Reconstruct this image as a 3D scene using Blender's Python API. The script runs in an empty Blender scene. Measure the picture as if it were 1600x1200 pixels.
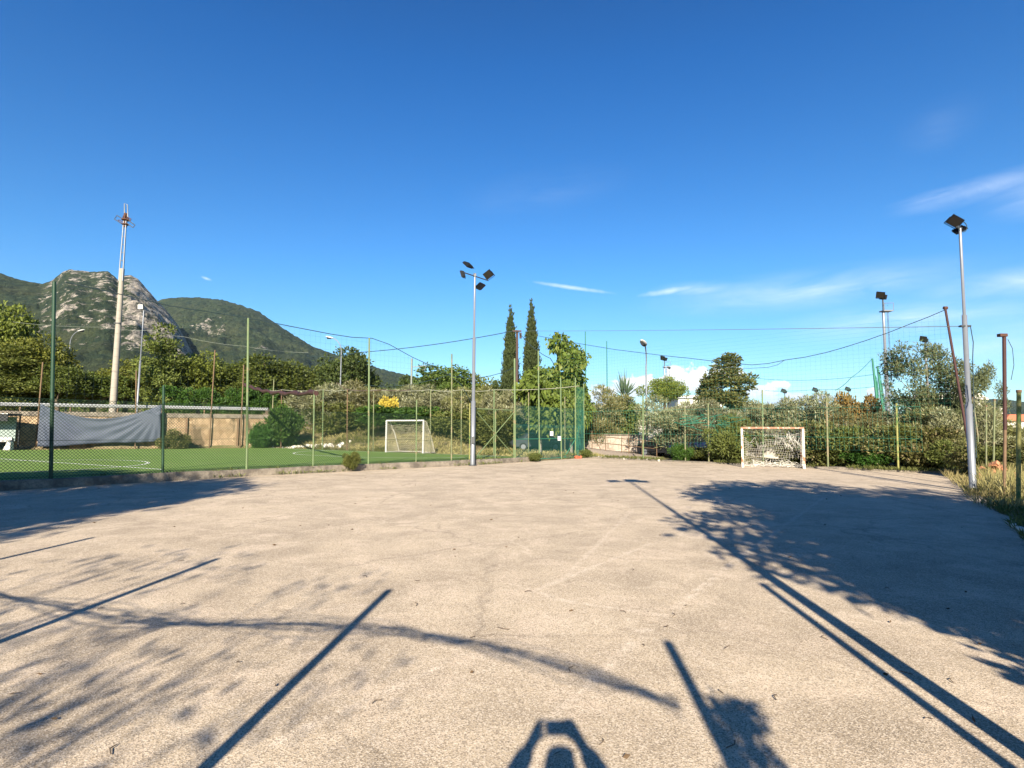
import bpy, bmesh, math, random
import numpy as np
from mathutils import Vector, Matrix, Euler

random.seed(7)
SC = bpy.context.scene
COL = SC.collection
R = math.radians

# ------------------------------------------------------------------ camera geometry
FPX, H = 900.0, 1.75
TH, RO = R(4.57), R(0.28)
_F = Vector((0, math.cos(TH), math.sin(TH))); _U = Vector((0, -math.sin(TH), math.cos(TH))); _R = Vector((1, 0, 0))
CR = _R*math.cos(RO) + _U*math.sin(RO); CU = -_R*math.sin(RO) + _U*math.cos(RO); CF = _F

def ray(px, py):
    return CF + CR*((px-800)/FPX) + CU*((600-py)/FPX)
def G(px, py, z=0.0):                       # point of the level z seen at a photo pixel
    d = ray(px, py); t = (z-H)/d.z
    return Vector((d.x*t, d.y*t, z))
def at(px, py, Y):                          # point at depth Y
    d = ray(px, py); t = Y/d.y
    return Vector((d.x*t, Y, H+d.z*t))

# ------------------------------------------------------------------ numpy noise
def _hash(ix, iy, s):
    h = (ix.astype(np.int64)*374761393 + iy.astype(np.int64)*668265263 + s*974711) & 0x7fffffff
    h = ((h ^ (h >> 13))*1274126177) & 0x7fffffff
    h = (h ^ (h >> 16)) & 0xffff
    return h/65535.0
def vnoise(x, y, s=0):
    x = np.asarray(x, float); y = np.asarray(y, float)
    ix = np.floor(x); iy = np.floor(y); fx = x-ix; fy = y-iy
    ix = ix.astype(np.int64); iy = iy.astype(np.int64)
    fx = fx*fx*(3-2*fx); fy = fy*fy*(3-2*fy)
    a = _hash(ix, iy, s); b = _hash(ix+1, iy, s); c = _hash(ix, iy+1, s); d = _hash(ix+1, iy+1, s)
    return (a*(1-fx)+b*fx)*(1-fy) + (c*(1-fx)+d*fx)*fy
def fbm(x, y, o=4, s=0):
    v = 0; a = .5
    for k in range(o):
        v = v + a*vnoise(x*2**k, y*2**k, s+k*17); a *= .5
    return v
def sstep(a, b, x):
    t = np.clip((np.asarray(x, float)-a)/(b-a), 0, 1)
    return t*t*(3-2*t)

# ------------------------------------------------------------------ materials
class NT:
    def __init__(s, nt): s.nt = nt
    def n(s, typ, props=None, **inp):
        nd = s.nt.nodes.new(typ)
        for k, v in (props or {}).items(): setattr(nd, k, v)
        for k, v in inp.items():
            key = int(k[1:]) if k[0] == '_' and k[1:].isdigit() else k.replace('_', ' ')
            s.set(nd.inputs[key], v)
        return nd
    def set(s, sock, v):
        if isinstance(v, bpy.types.NodeSocket): s.nt.links.new(v, sock)
        elif isinstance(v, bpy.types.Node): s.nt.links.new(v.outputs[0], sock)
        elif isinstance(v, (tuple, list)) and len(v) == 3 and sock.type == 'RGBA': sock.default_value = (*v, 1)
        else: sock.default_value = v
    def math(s, op, a, b=0.0, c=0.0, clamp=False):
        nd = s.nt.nodes.new('ShaderNodeMath'); nd.operation = op; nd.use_clamp = clamp
        s.set(nd.inputs[0], a); s.set(nd.inputs[1], b); s.set(nd.inputs[2], c)
        return nd.outputs[0]
    def mix(s, f, a, b, mode='MIX'):
        nd = s.nt.nodes.new('ShaderNodeMix'); nd.data_type = 'RGBA'; nd.blend_type = mode; nd.clamp_factor = True
        s.set(nd.inputs[0], f); s.set(nd.inputs[6], a); s.set(nd.inputs[7], b)
        return nd.outputs[2]
    def ramp(s, f, stops):
        nd = s.nt.nodes.new('ShaderNodeValToRGB'); s.set(nd.inputs[0], f)
        e = nd.color_ramp.elements
        while len(e) < len(stops): e.new(0.5)
        for el, (p, c) in zip(e, stops):
            el.position = p; el.color = (c, c, c, 1) if isinstance(c, (int, float)) else (*c, 1)
        return nd.outputs[0]
    def noise(s, vec, scale, detail=4, rough=.55, dist=0.0):
        nd = s.n('ShaderNodeTexNoise'); s.set(nd.inputs['Vector'], vec)
        nd.inputs['Scale'].default_value = scale; nd.inputs['Detail'].default_value = detail
        nd.inputs['Roughness'].default_value = rough; nd.inputs['Distortion'].default_value = dist
        return nd.outputs[0]
    def mapr(s, v, a, b, c=0.0, d=1.0):
        nd = s.nt.nodes.new('ShaderNodeMapRange'); s.set(nd.inputs[0], v)
        for i, x in enumerate((a, b, c, d)): nd.inputs[i+1].default_value = x
        return nd.outputs[0]

def newmat(name):
    m = bpy.data.materials.new(name); m.use_nodes = True
    m.node_tree.nodes.clear()
    t = NT(m.node_tree); t.out = t.n('ShaderNodeOutputMaterial')
    return m, t
def finish(t, color, rough=.8, bump=None, bstr=.3, bdist=.02, spec=.3, metal=0.0):
    p = t.n('ShaderNodeBsdfPrincipled')
    t.set(p.inputs['Base Color'], color); t.set(p.inputs['Roughness'], rough)
    p.inputs['Specular IOR Level'].default_value = spec; t.set(p.inputs['Metallic'], metal)
    if bump is not None:
        b = t.n('ShaderNodeBump'); b.inputs['Strength'].default_value = bstr; b.inputs['Distance'].default_value = bdist
        t.set(b.inputs['Height'], bump); t.set(p.inputs['Normal'], b.outputs[0])
    t.set(t.out.inputs[0], p.outputs[0])
def ocoord(t): return t.n('ShaderNodeTexCoord').outputs['Object']
def gpos(t): return t.n('ShaderNodeNewGeometry').outputs['Position']

def m_simple(name, c, rough=.6, var=.25, scale=6, metal=0.0, spec=.4, rust=None, rustamt=.5):
    m, t = newmat(name); v = gpos(t)
    n = t.noise(v, scale, 5)
    col = t.mix(n, tuple(x*(1-var) for x in c), tuple(min(1, x*(1+var)) for x in c))
    if rust:
        r = t.noise(v, 3.1, 6, .65)
        col = t.mix(t.ramp(r, [(rustamt, 0), (rustamt+.07, 1)]), col, rust)
    finish(t, col, rough, n, .15, .005, spec, metal)
    return m
def m_leaf(name, dark, light, transl=.25, rough=.55, tip=None):
    m, t = newmat(name)
    g = t.n('ShaderNodeNewGeometry'); rnd = g.outputs['Random Per Island']
    oi = t.n('ShaderNodeObjectInfo').outputs['Random']
    n = t.noise(t.n('ShaderNodeTexCoord').outputs['Object'], .9, 3)
    f = t.math('ADD', t.math('MULTIPLY', rnd, .65), t.math('MULTIPLY', t.mapr(n, .3, .7), .35))
    col = t.mix(f, dark, light)
    if tip: col = t.mix(t.ramp(rnd, [(.86, 0), (.9, 1)]), col, tip)
    hs = t.n('ShaderNodeHueSaturation'); t.set(hs.inputs['Color'], col)
    t.set(hs.inputs['Hue'], t.mapr(oi, 0, 1, .485, .515)); t.set(hs.inputs['Value'], t.mapr(oi, 0, 1, .85, 1.15))
    col = hs.outputs[0]
    p = t.n('ShaderNodeBsdfPrincipled'); t.set(p.inputs['Base Color'], col); p.inputs['Roughness'].default_value = rough
    p.inputs['Specular IOR Level'].default_value = .25
    tr = t.n('ShaderNodeBsdfTranslucent'); t.set(tr.inputs[0], col)
    mx = t.n('ShaderNodeMixShader'); mx.inputs[0].default_value = transl
    t.set(mx.inputs[1], p.outputs[0]); t.set(mx.inputs[2], tr.outputs[0]); t.set(t.out.inputs[0], mx.outputs[0])
    return m

M = {}
M['silver'] = m_simple('galvanised_steel', (.21, .225, .25), .45, .12, 5, .35, .5)
M['silver_dark'] = m_simple('weathered_steel', (.06, .065, .07), .5, .2, 6, .3)
M['concrete_pole'] = m_simple('concrete_pole', (.30, .268, .225), .85, .15, 4)
M['lampblack'] = m_simple('lamp_black', (.006, .0065, .008), .5, .2, 8)
M['lampglass'] = m_simple('lamp_glass', (.022, .019, .016), .25, .2, 9, 0, .6)
M['lampwhite'] = m_simple('lamp_white', (.50, .50, .48), .5, .08, 7)
M['green_old'] = m_simple('old_green_paint', (.13, .15, .07), .6, .3, 7, rust=(.20, .17, .10), rustamt=.5)
M['green_dark'] = m_simple('dark_green_paint', (.012, .045, .022), .55, .3, 7)
M['green_pale'] = m_simple('pale_green_paint', (.12, .168, .075), .6, .25, 7, rust=(.20, .17, .09), rustamt=.56)
M['green_teal'] = m_simple('teal_green_paint', (.03, .16, .10), .6, .25, 7)
M['rust'] = m_simple('rusty_steel', (.075, .032, .02), .8, .4, 9)
M['rust_red'] = m_simple('red_primer', (.050, .019, .016), .7, .35, 7)
M['rust_brown'] = m_simple('brown_rust', (.15, .095, .055), .85, .35, 9)
M['yellow_green'] = m_simple('yellow_green_paint', (.23, .22, .07), .7, .3, 3, rust=(.09, .15, .04), rustamt=.5)
M['wire'] = m_simple('fence_wire', (.018, .042, .022), .5, .2, 6, .2)
M['wire_grey'] = m_simple('grey_wire', (.20, .22, .19), .5, .2, 6, .3)
M['cable'] = m_simple('dark_cable', (.02, .04, .045), .7, .2, 6)
M['net_green'] = m_simple('green_net_string', (.02, .14, .09), .8, .2, 6)
M['net_teal'] = m_simple('teal_net_string', (.008, .075, .065), .8, .2, 6)
M['net_white'] = m_simple('white_net_string', (.50, .48, .43), .85, .15, 6)
M['rope_pale'] = m_simple('pale_rope', (.28, .28, .22), .9, .2, 6)
M['net_straw'] = m_simple('straw_net_string', (.46, .42, .30), .9, .2, 6)
M['goal_white'] = m_simple('white_goal_paint', (.60, .585, .56), .5, .06, 5)
M['goal_worn'] = m_simple('worn_goal_paint', (.66, .58, .50), .7, .12, 6, rust=(.30, .12, .055), rustamt=.50)
M['goal_rust'] = m_simple('rusty_crossbar', (.30, .15, .095), .8, .3, 8, rust=(.50, .40, .32), rustamt=.53)
M['bark'] = m_simple('bark', (.12, .09, .065), .95, .4, 9)
M['bark_pale'] = m_simple('pale_bark', (.26, .23, .19), .95, .3, 9)
M['wood_pole'] = m_simple('dark_wood_pole', (.07, .045, .04), .9, .3, 6)
M['white_wall'] = m_simple('whitewash', (.62, .585, .52), .9, .06, 1.2)
M['carblue'] = m_simple('dark_blue_car_paint', (.010, .016, .05), .25, .1, 4, 0, .6)
M['carblack'] = m_simple('black_car_paint', (.012, .013, .017), .25, .1, 4, 0, .6)
M['cargrey'] = m_simple('grey_car_paint', (.06, .07, .085), .3, .1, 4, .3, .6)
M['glass'] = m_simple('dark_glass', (.015, .02, .025), .08, .1, 4, 0, .8)
M['tyre'] = m_simple('tyre_rubber', (.018, .018, .018), .9, .2, 9)
M['rooftile'] = m_simple('terracotta_roof', (.42, .13, .07), .85, .2, 3)
M['house'] = m_simple('pale_render', (.70, .66, .60), .9, .08, .8)
M['window'] = m_simple('window_dark', (.06, .07, .08), .3, .2, 3)
M['sign'] = m_simple('white_plate', (.80, .80, .80), .5, .04, 4)
M['terracotta'] = m_simple('broken_brick', (.42, .19, .10), .9, .3, 8)
M['redplastic'] = m_simple('red_plastic', (.65, .10, .05), .5, .15, 9)
M['stone_white'] = m_simple('pale_stone', (.60, .57, .50), .9, .15, 6)
M['skin'] = m_simple('skin', (.42, .25, .18), .55, .08, 8)
M['hair'] = m_simple('dark_hair', (.03, .02, .015), .6, .3, 20)
M['shirt'] = m_simple('navy_cotton', (.05, .07, .12), .9, .15, 20)
M['jeans'] = m_simple('denim', (.06, .09, .16), .9, .2, 20)
M['shoe'] = m_simple('shoe_leather', (.05, .045, .04), .6, .2, 20)
M['dugwhite'] = m_simple('white_board', (.62, .60, .55), .7, .15, 3)
M['duggrey'] = m_simple('grey_sheet', (.22, .27, .25), .5, .15, 2)
M['dugroof'] = m_simple('dark_roof_sheet', (.02, .022, .024), .7, .3, 3)
M['roadmetal'] = m_simple('guardrail_steel', (.38, .39, .40), .5, .15, 4, .4)

M['leaf_olive'] = m_leaf('olive_leaves', (.085, .092, .038), (.285, .285, .150), .15, .5, (.36, .37, .25))
M['leaf_olive2'] = m_leaf('olive_leaves_warm', (.075, .082, .026), (.25, .235, .088), .18, .5, (.32, .31, .19))
M['leaf_broad'] = m_leaf('broad_leaves', (.040, .066, .013), (.145, .185, .036), .33, .5)
M['leaf_dark'] = m_leaf('dark_leaves', (.028, .046, .013), (.10, .125, .032), .28, .5)
M['leaf_yellow'] = m_leaf('yellow_green_leaves', (.070, .088, .014), (.225, .255, .045), .33, .5)
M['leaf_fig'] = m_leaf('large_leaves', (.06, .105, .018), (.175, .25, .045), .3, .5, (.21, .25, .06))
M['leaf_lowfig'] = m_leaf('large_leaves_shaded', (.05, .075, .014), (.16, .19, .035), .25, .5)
M['leaf_drybush'] = m_leaf('dry_bush_leaves', (.052, .060, .016), (.195, .195, .062), .25, .5, (.25, .21, .10))
M['leaf_cyp'] = m_leaf('cypress_leaves', (.018, .032, .010), (.065, .09, .028), .1, .7)
M['leaf_bush'] = m_leaf('bush_leaves', (.050, .072, .016), (.175, .195, .05), .25, .5)
M['leaf_hedge'] = m_leaf('hedge_leaves', (.022, .055, .010), (.075, .15, .022), .25, .5)
M['leaf_grey'] = m_leaf('grey_green_leaves', (.075, .100, .042), (.20, .225, .105), .3, .5)
M['leaf_brown'] = m_leaf('browning_leaves', (.12, .075, .022), (.30, .19, .06), .25, .6)
M['leaf_flower'] = m_leaf('yellow_blossom', (.36, .27, .03), (.70, .56, .10), .3, .6)
M['leaf_agave'] = m_leaf('spiky_leaves', (.05, .09, .05), (.12, .17, .10), .1, .5)
M['grass_dry'] = m_leaf('dry_grass', (.16, .15, .04), (.46, .39, .19), .3, .7)
M['grass_green'] = m_leaf('weed_grass', (.055, .075, .018), (.19, .20, .06), .3, .7)
M['litter'] = m_leaf('dead_leaves', (.05, .035, .02), (.17, .11, .06), .1, .8)

# court asphalt
def court_material():
    m, t = newmat('worn_pale_asphalt'); v = gpos(t)
    big = t.noise(v, .21, 6, .66, .8); mid = t.noise(v, 1.1, 6, .62, .3)
    fine = t.noise(v, 46, 3, .6); grain = t.n('ShaderNodeTexVoronoi', Vector=v, Scale=125.0)
    patch = t.noise(v, 1.5, 7, .72, .6); patd = t.noise(v, .62, 6, .7, .9)
    f = t.math('ADD', t.math('MULTIPLY', big, .5), t.math('MULTIPLY', mid, .5))
    col = t.mix(t.ramp(f, [(.40, 0), (.58, 1)]), (.37, .298, .215), (.56, .455, .33))
    # pale worn patches
    col = t.mix(t.math('MULTIPLY', t.ramp(patch, [(.50, 0), (.62, 1)]), .55), col, (.68, .55, .42)); col = t.mix(t.math('MULTIPLY', t.ramp(patd, [(.50, 0), (.60, 1)]), .28), col, (.25, .198, .142))
    # faint old markings and patched joints
    sx = t.n('ShaderNodeSeparateXYZ', Vector=v)
    segs = [((800, 912), (880, 938)), ((880, 938), (1040, 962)), ((1040, 962), (1160, 868)), ((1160, 868), (1290, 775)), ((1015, 850), (830, 925)),
            ((985, 800), (880, 905)), ((430, 1160), (690, 1040)), ((1300, 770), (1010, 745)), ((860, 1125), (1010, 985))]
    tot = None
    for a, b in segs:
        A = G(*a); B = G(*b); d = B-A; L2 = d.length_squared
        px = t.math('SUBTRACT', sx.outputs[0], A.x); py = t.math('SUBTRACT', sx.outputs[1], A.y)
        tt = t.math('DIVIDE', t.math('ADD', t.math('MULTIPLY', px, d.x), t.math('MULTIPLY', py, d.y)), L2, clamp=True)
        ex = t.math('SUBTRACT', px, t.math('MULTIPLY', tt, d.x)); ey = t.math('SUBTRACT', py, t.math('MULTIPLY', tt, d.y))
        dist = t.math('SQRT', t.math('ADD', t.math('MULTIPLY', ex, ex), t.math('MULTIPLY', ey, ey)))
        dist = t.math('ADD', dist, t.mapr(patch, .3, .7, -.03, .05))
        mk = t.mapr(dist, .02, .075, 1, 0)
        tot = mk if tot is None else t.math('MAXIMUM', tot, mk)
    wear = t.ramp(t.noise(v, 6, 5, .7), [(.40, 0), (.62, 1)])
    col = t.mix(t.math('MULTIPLY', t.math('MULTIPLY', tot, wear), .85), col, (.70, .59, .47))
    # fine cracks
    vc = t.n('ShaderNodeTexVoronoi', {'feature': 'DISTANCE_TO_EDGE'}, Scale=.33)
    wv = t.n('ShaderNodeVectorMath', {'operation': 'ADD'}); t.set(wv.inputs[0], v)
    nz = t.n('ShaderNodeTexNoise', Vector=v, Scale=2.2); sc = t.n('ShaderNodeVectorMath', {'operation': 'SCALE'}); t.set(sc.inputs[0], nz.outputs[1]); sc.inputs[3].default_value = .5
    t.set(wv.inputs[1], sc.outputs[0]); t.set(vc.inputs['Vector'], wv.outputs[0])
    crack = t.math('MULTIPLY', t.mapr(vc.outputs[0], .0, .016, 1, 0), t.ramp(big, [(.44, 0), (.54, 1)]))
    col = t.mix(t.math('MULTIPLY', crack, .4), col, (.10, .075, .055))
    vp = t.n('ShaderNodeTexVoronoi', {'feature': 'DISTANCE_TO_EDGE'}, Scale=.62); t.set(vp.inputs['Vector'], wv.outputs[0])
    pale = t.math('MULTIPLY', t.mapr(vp.outputs[0], .0, .022, 1, 0), t.ramp(patd, [(.42, 1), (.54, 0)]))
    col = t.mix(t.math('MULTIPLY', pale, .42), col, (.70, .59, .46))
    # aggregate: pale and dark stones
    gr = t.n('ShaderNodeSeparateColor'); t.set(gr.inputs[0], grain.outputs['Color'])
    col = t.mix(t.math('MULTIPLY', t.ramp(gr.outputs[0], [(.62, 0), (.72, 1)]), .55), col, (.74, .64, .52))
    col = t.mix(t.math('MULTIPLY', t.ramp(gr.outputs[1], [(.66, 0), (.76, 1)]), .55), col, (.11, .086, .064))
    col = t.mix(t.math('MULTIPLY', t.ramp(fine, [(.52, 0), (.68, 1)]), .30), col, (.22, .172, .13))
    spot = t.ramp(t.noise(v, 9, 2, .5), [(.72, 0), (.76, 1)])
    col = t.mix(t.math('MULTIPLY', spot, .35), col, (.12, .09, .07))
    bmp = t.math('ADD', t.math('MULTIPLY', grain.outputs[0], .6), t.math('MULTIPLY', fine, .6))
    finish(t, col, .92, bmp, .5, .006, .2)
    return m
M['court'] = court_material()

def turf_material():
    m, t = newmat('artificial_turf'); v = gpos(t)
    n = t.noise(v, .25, 5, .6); f = t.noise(v, 30, 3, .7)
    n2 = t.noise(v, .9, 5, .7); col = t.mix(n, (.135, .235, .045), (.215, .32, .078)); col = t.mix(t.math('MULTIPLY', t.ramp(n2, [(.48, 0), (.64, 1)]), .45), col, (.25, .31, .12))
    col = t.mix(t.math('MULTIPLY', f, .5), col, (.06, .115, .022))
    finish(t, col, .9, f, .5, .02, .15)
    return m
M['turf'] = turf_material()
M['turfline'] = m_simple('turf_line', (.62, .66, .58), .9, .12, 12)

def ground_material():
    m, t = newmat('dry_ground'); v = gpos(t)
    a = t.noise(v, .13, 6, .65, .4); b = t.noise(v, 1.7, 6, .7); c = t.noise(v, 14, 4, .7)
    col = t.mix(t.ramp(a, [(.38, 0), (.6, 1)]), (.25, .19, .12), (.115, .125, .045))
    col = t.mix(t.ramp(b, [(.42, 0), (.62, 1)]), col, (.30, .25, .14))
    col = t.mix(t.math('MULTIPLY', t.ramp(c, [(.42, 0), (.6, 1)]), .55), col, (.10, .085, .04))
    finish(t, col, .95, t.math('ADD', b, c), .8, .06, .15)
    return m
M['ground'] = ground_material()
def gravel_material():
    m, t = newmat('gravel_track'); v = gpos(t)
    b = t.noise(v, 1.3, 6, .7); c = t.noise(v, 18, 3, .7)
    col = t.mix(b, (.25, .20, .16), (.40, .34, .28)); col = t.mix(t.math('MULTIPLY', c, .4), col, (.17, .14, .11))
    finish(t, col, .95, c, .6, .03, .15)
    return m
M['gravel'] = gravel_material()
def curb_material():
    m, t = newmat('old_concrete'); v = gpos(t)
    b = t.noise(v, 2.2, 6, .7); c = t.noise(v, 16, 4, .7)
    col = t.mix(t.ramp(b, [(.36, 0), (.64, 1)]), (.11, .095, .08), (.29, .25, .20)); col = t.mix(t.math('MULTIPLY', t.ramp(c, [(.5, 0), (.6, 1)]), .5), col, (.12, .10, .075))
    finish(t, col, .95, c, .7, .03, .2)
    return m
M['curb'] = curb_material()
def stone_material(name, c1, c2, mortar, sc=2.6, stain=(.10, .08, .05), stainamt=.55):
    m, t = newmat(name); v = gpos(t)
    vo = t.n('ShaderNodeTexVoronoi', {'feature': 'DISTANCE_TO_EDGE'}, Vector=v, Scale=sc); vi = t.n('ShaderNodeTexVoronoi', Vector=v, Scale=sc)
    g = t.n('ShaderNodeSeparateColor'); t.set(g.inputs[0], vi.outputs['Color'])
    col = t.mix(g.outputs[0], c1, c2); col = t.mix(t.mapr(vo.outputs[0], 0, .07, .8, 0), col, mortar)
    mp = t.n('ShaderNodeMapping', Vector=v); mp.inputs['Scale'].default_value = (.8, .8, .22)
    s = t.noise(mp.outputs[0], 1.4, 5, .65)
    col = t.mix(t.math('MULTIPLY', t.ramp(s, [(stainamt, 0), (stainamt+.1, 1)]), .8), col, stain)
    finish(t, col, .95, vo.outputs[0], .6, .05, .2)
    return m
M['stonewall'] = stone_material('ochre_stone_wall', (.24, .165, .095), (.42, .31, .195), (.17, .12, .075), 2.3, (.085, .065, .04), .50)
M['pinkwall'] = stone_material('pinkish_stone_wall', (.34, .275, .225), (.50, .42, .35), (.25, .20, .165), 3.2, (.20, .165, .13), .54)
def banner_material():
    m, t = newmat('grey_blue_sheet'); v = gpos(t)
    n = t.noise(v, 1.2, 4)
    col = t.mix(n, (.042, .055, .088), (.075, .092, .132))
    p = t.n('ShaderNodeBsdfPrincipled'); t.set(p.inputs['Base Color'], col); p.inputs['Roughness'].default_value = .7
    w = t.noise(v, 60, 2); b = t.n('ShaderNodeBump'); b.inputs['Strength'].default_value = .2; t.set(b.inputs['Height'], w); t.set(p.inputs['Normal'], b.outputs[0])
    t.set(t.out.inputs[0], p.outputs[0])
    return m
M['banner'] = banner_material()
def hill_material(name, rocky):
    m, t = newmat(name); vm = t.n('ShaderNodeMapping', Vector=gpos(t)); vm.inputs['Scale'].default_value = (1, .34, 1); v = vm.outputs[0]
    at_ = t.n('ShaderNodeAttribute', {'attribute_name': 'rock'}).outputs['Fac']
    n1 = t.noise(v, .010, 6, .65); n2 = t.noise(v, .045, 6, .7); n3 = t.noise(v, .16, 5, .8)
    col = t.mix(t.ramp(n2, [(.36, 0), (.62, 1)]), (.017, .034, .022), (.046, .062, .033))
    col = t.mix(t.ramp(n1, [(.5, 0), (.66, 1)]), col, (.062, .068, .036))
    col = t.mix(t.math('MULTIPLY', t.ramp(n3, [(.42, 0), (.58, 1)]), .6), col, (.010, .020, .015))
    mv = t.n('ShaderNodeMapping', Vector=v); mv.inputs['Scale'].default_value = (1, 1, .35)
    n4 = t.noise(mv.outputs[0], .10, 7, .8, .6)
    vo = t.n('ShaderNodeTexVoronoi', Vector=v, Scale=.075); vs_ = t.n('ShaderNodeSeparateColor'); t.set(vs_.inputs[0], vo.outputs['Color'])
    col = t.mix(t.math('MULTIPLY', vs_.outputs[0], .5), col, (.070, .085, .036)); n3 = t.math('ADD', n3, t.math('MULTIPLY', vo.outputs[0], -.9))
    rk = t.mix(t.ramp(n4, [(.40, 0), (.60, 1)]), (.10, .09, .078), (.56, .50, .42)); rk = t.mix(t.math('MULTIPLY', t.ramp(n2, [(.54, 0), (.62, 1)]), .8), rk, (.035, .05, .026))
    mp = t.n('ShaderNodeMapping', Vector=v); mp.inputs['Rotation'].default_value = (0, R(38), 0); mp.inputs['Scale'].default_value = (.85, .85, 1.1)
    st = t.noise(mp.outputs[0], .046, 8, .76, .3)
    msk = t.math('ADD', t.math('MULTIPLY', at_, .40), t.math('MULTIPLY', st, 1.15))
    msk = t.ramp(msk, [(.765, 0), (.80, 1)])
    col = t.mix(msk, col, rk)
    finish(t, col, .95, t.math('ADD', n3, t.math('MULTIPLY', n2, .8)), 1.0, 9.0, .05)
    return m
M['hill'] = hill_material('forested_rock', True)

# ------------------------------------------------------------------ object helpers
def link(o, parent=None):
    COL.objects.link(o)
    if parent is not None: o.parent = parent
    return o
def tag(o, label=None, cat=None, group=None, kind=None):
    for k, v in (('label', label), ('category', cat), ('group', group), ('kind', kind)):
        if v: o[k] = v
    return o
def empty(name, loc, label, cat, group=None, rz=0.0):
    o = bpy.data.objects.new(name, None); o.location = loc; o.rotation_euler = (0, 0, rz); o.empty_display_size = .2
    link(o); return tag(o, label, cat, group)
class MB:
    def __init__(s): s.v = []; s.f = []; s.sm = []
    def add(s, vs, fs, smooth=False):
        b = len(s.v); s.v += [tuple(x) for x in vs]; s.f += [tuple(i+b for i in f) for f in fs]; s.sm += [smooth]*len(fs)
    def box(s, c, size, rot=None):
        c = Vector(c); h = Vector(size)/2; rot = rot or Matrix.Identity(3)
        vs = [c + rot @ Vector((x*h.x, y*h.y, z*h.z)) for x in (-1, 1) for y in (-1, 1) for z in (-1, 1)]
        s.add(vs, [(0, 1, 3, 2), (4, 6, 7, 5), (0, 4, 5, 1), (2, 3, 7, 6), (0, 2, 6, 4), (1, 5, 7, 3)])
    def tube(s, pts, r, n=8, cap=True):
        pts = [Vector(p) for p in pts]; rs = r if isinstance(r, (list, tuple)) else [r]*len(pts)
        rings = []; prev = None
        for i, p in enumerate(pts):
            d = (pts[min(i+1, len(pts)-1)]-pts[max(i-1, 0)])
            d = d.normalized() if d.length > 1e-9 else Vector((0, 0, 1))
            if prev is None:
                a = Vector((0, 0, 1)) if abs(d.z) < .9 else Vector((1, 0, 0)); x = d.cross(a).normalized()
            else:
                x = prev - d*prev.dot(d); x = x.normalized() if x.length > 1e-6 else d.orthogonal().normalized()
            prev = x; y = d.cross(x)
            rings.append([p + (x*math.cos(2*math.pi*k/n)+y*math.sin(2*math.pi*k/n))*rs[i] for k in range(n)])
        vs = [q for rg in rings for q in rg]
        fs = [(i*n+k, i*n+(k+1) % n, (i+1)*n+(k+1) % n, (i+1)*n+k) for i in range(len(pts)-1) for k in range(n)]
        s.add(vs, fs, n > 4)
        if cap:
            s.add(rings[0], [tuple(range(n))[::-1]]); s.add(rings[-1], [tuple(range(n))])
    def prism(s, prof, y0, y1, axis='y'):            # profile in (x,z) extruded along y
        n = len(prof)
        vs = [Vector((p[0], y0, p[1])) for p in prof] + [Vector((p[0], y1, p[1])) for p in prof]
        fs = [tuple(range(n)), tuple(range(2*n-1, n-1, -1))] + [(i, i+n, (i+1) % n+n, (i+1) % n) for i in range(n)]
        s.add(vs, fs)
    def build(s, name, mat, parent=None, loc=None):
        me = bpy.data.meshes.new(name); me.from_pydata(s.v, [], s.f); me.materials.append(mat)
        me.polygons.foreach_set('use_smooth', s.sm)
        me.update(); o = bpy.data.objects.new(name, me)
        if loc is not None: o.location = loc
        return link(o, parent)
def npmesh(name, V, F, mat, smooth=False):            # V (n,3), F (m,k) arrays
    me = bpy.data.meshes.new(name); k = F.shape[1]
    me.vertices.add(len(V)); me.vertices.foreach_set('co', np.ascontiguousarray(V, dtype=np.float32).ravel())
    me.loops.add(F.size); me.loops.foreach_set('vertex_index', np.ascontiguousarray(F, dtype=np.int32).ravel())
    me.polygons.add(len(F)); me.polygons.foreach_set('loop_start', np.arange(0, F.size, k, dtype=np.int32))
    me.polygons.foreach_set('loop_total', np.full(len(F), k, dtype=np.int32))
    me.polygons.foreach_set('use_smooth', np.full(len(F), smooth))
    me.materials.append(mat); me.update(calc_edges=True); return me
def rotz(a): return Matrix.Rotation(a, 3, 'Z')
def sheet(name, pts, mat, parent=None):
    b = MB(); b.add(pts, [tuple(range(len(pts)))]); return b.build(name, mat, parent)
def dup(root, loc, rz, scale, label, group=None):
    r = root.copy(); COL.objects.link(r); r.location = loc; r.rotation_euler = (0, 0, rz); r.scale = scale
    r['label'] = label
    if group: r['group'] = group
    for ch in list(root.children):
        c = ch.copy(); COL.objects.link(c); c.parent = r
        for g in ch.children:
            d = g.copy(); COL.objects.link(d); d.parent = c
    return r

# ------------------------------------------------------------------ ground plan
ZT = 0.20                                              # turf level
CURB = [Vector(p) for p in ((-28.5, -2, 0), (-14.0, 16.3, 0), (-9.8, 21.4, 0), (-4.9, 26.0, 0), (-1.6, 29.2, 0), (1.2, 32.6, 0), (4.65, 37.0, 0))]
FARL, FARR = Vector((4.65, 37.2, 0)), Vector((18.2, 24.0, 0))
fd = (FARR-FARL).normalized(); fn = Vector((-fd.y, fd.x, 0))
if fn.y < 0: fn = -fn
TL, TC, GE = Vector((-36.5, 40.2, 0)), Vector((-20.0, 48.3, 0)), Vector((1.6, 33.6, 0))
tld = (TC-TL).normalized(); TLL = TL - tld*22
ged = (GE-TC).normalized()
def onfar(px, off=.35):                                # ground point on the court's far edge (pushed out by off) in a given direction
    d = ray(px, 672); p0 = FARL+fn*off
    den = d.x*fd.y - d.y*fd.x; t = (p0.x*fd.y-p0.y*fd.x)/den
    return Vector((d.x*t, d.y*t, 0))
def online(px, A, d):
    r = ray(px, 672); den = r.x*d.y-r.y*d.x; t = (A.x*d.y-A.y*d.x)/den
    return Vector((r.x*t, r.y*t, 0))
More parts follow.
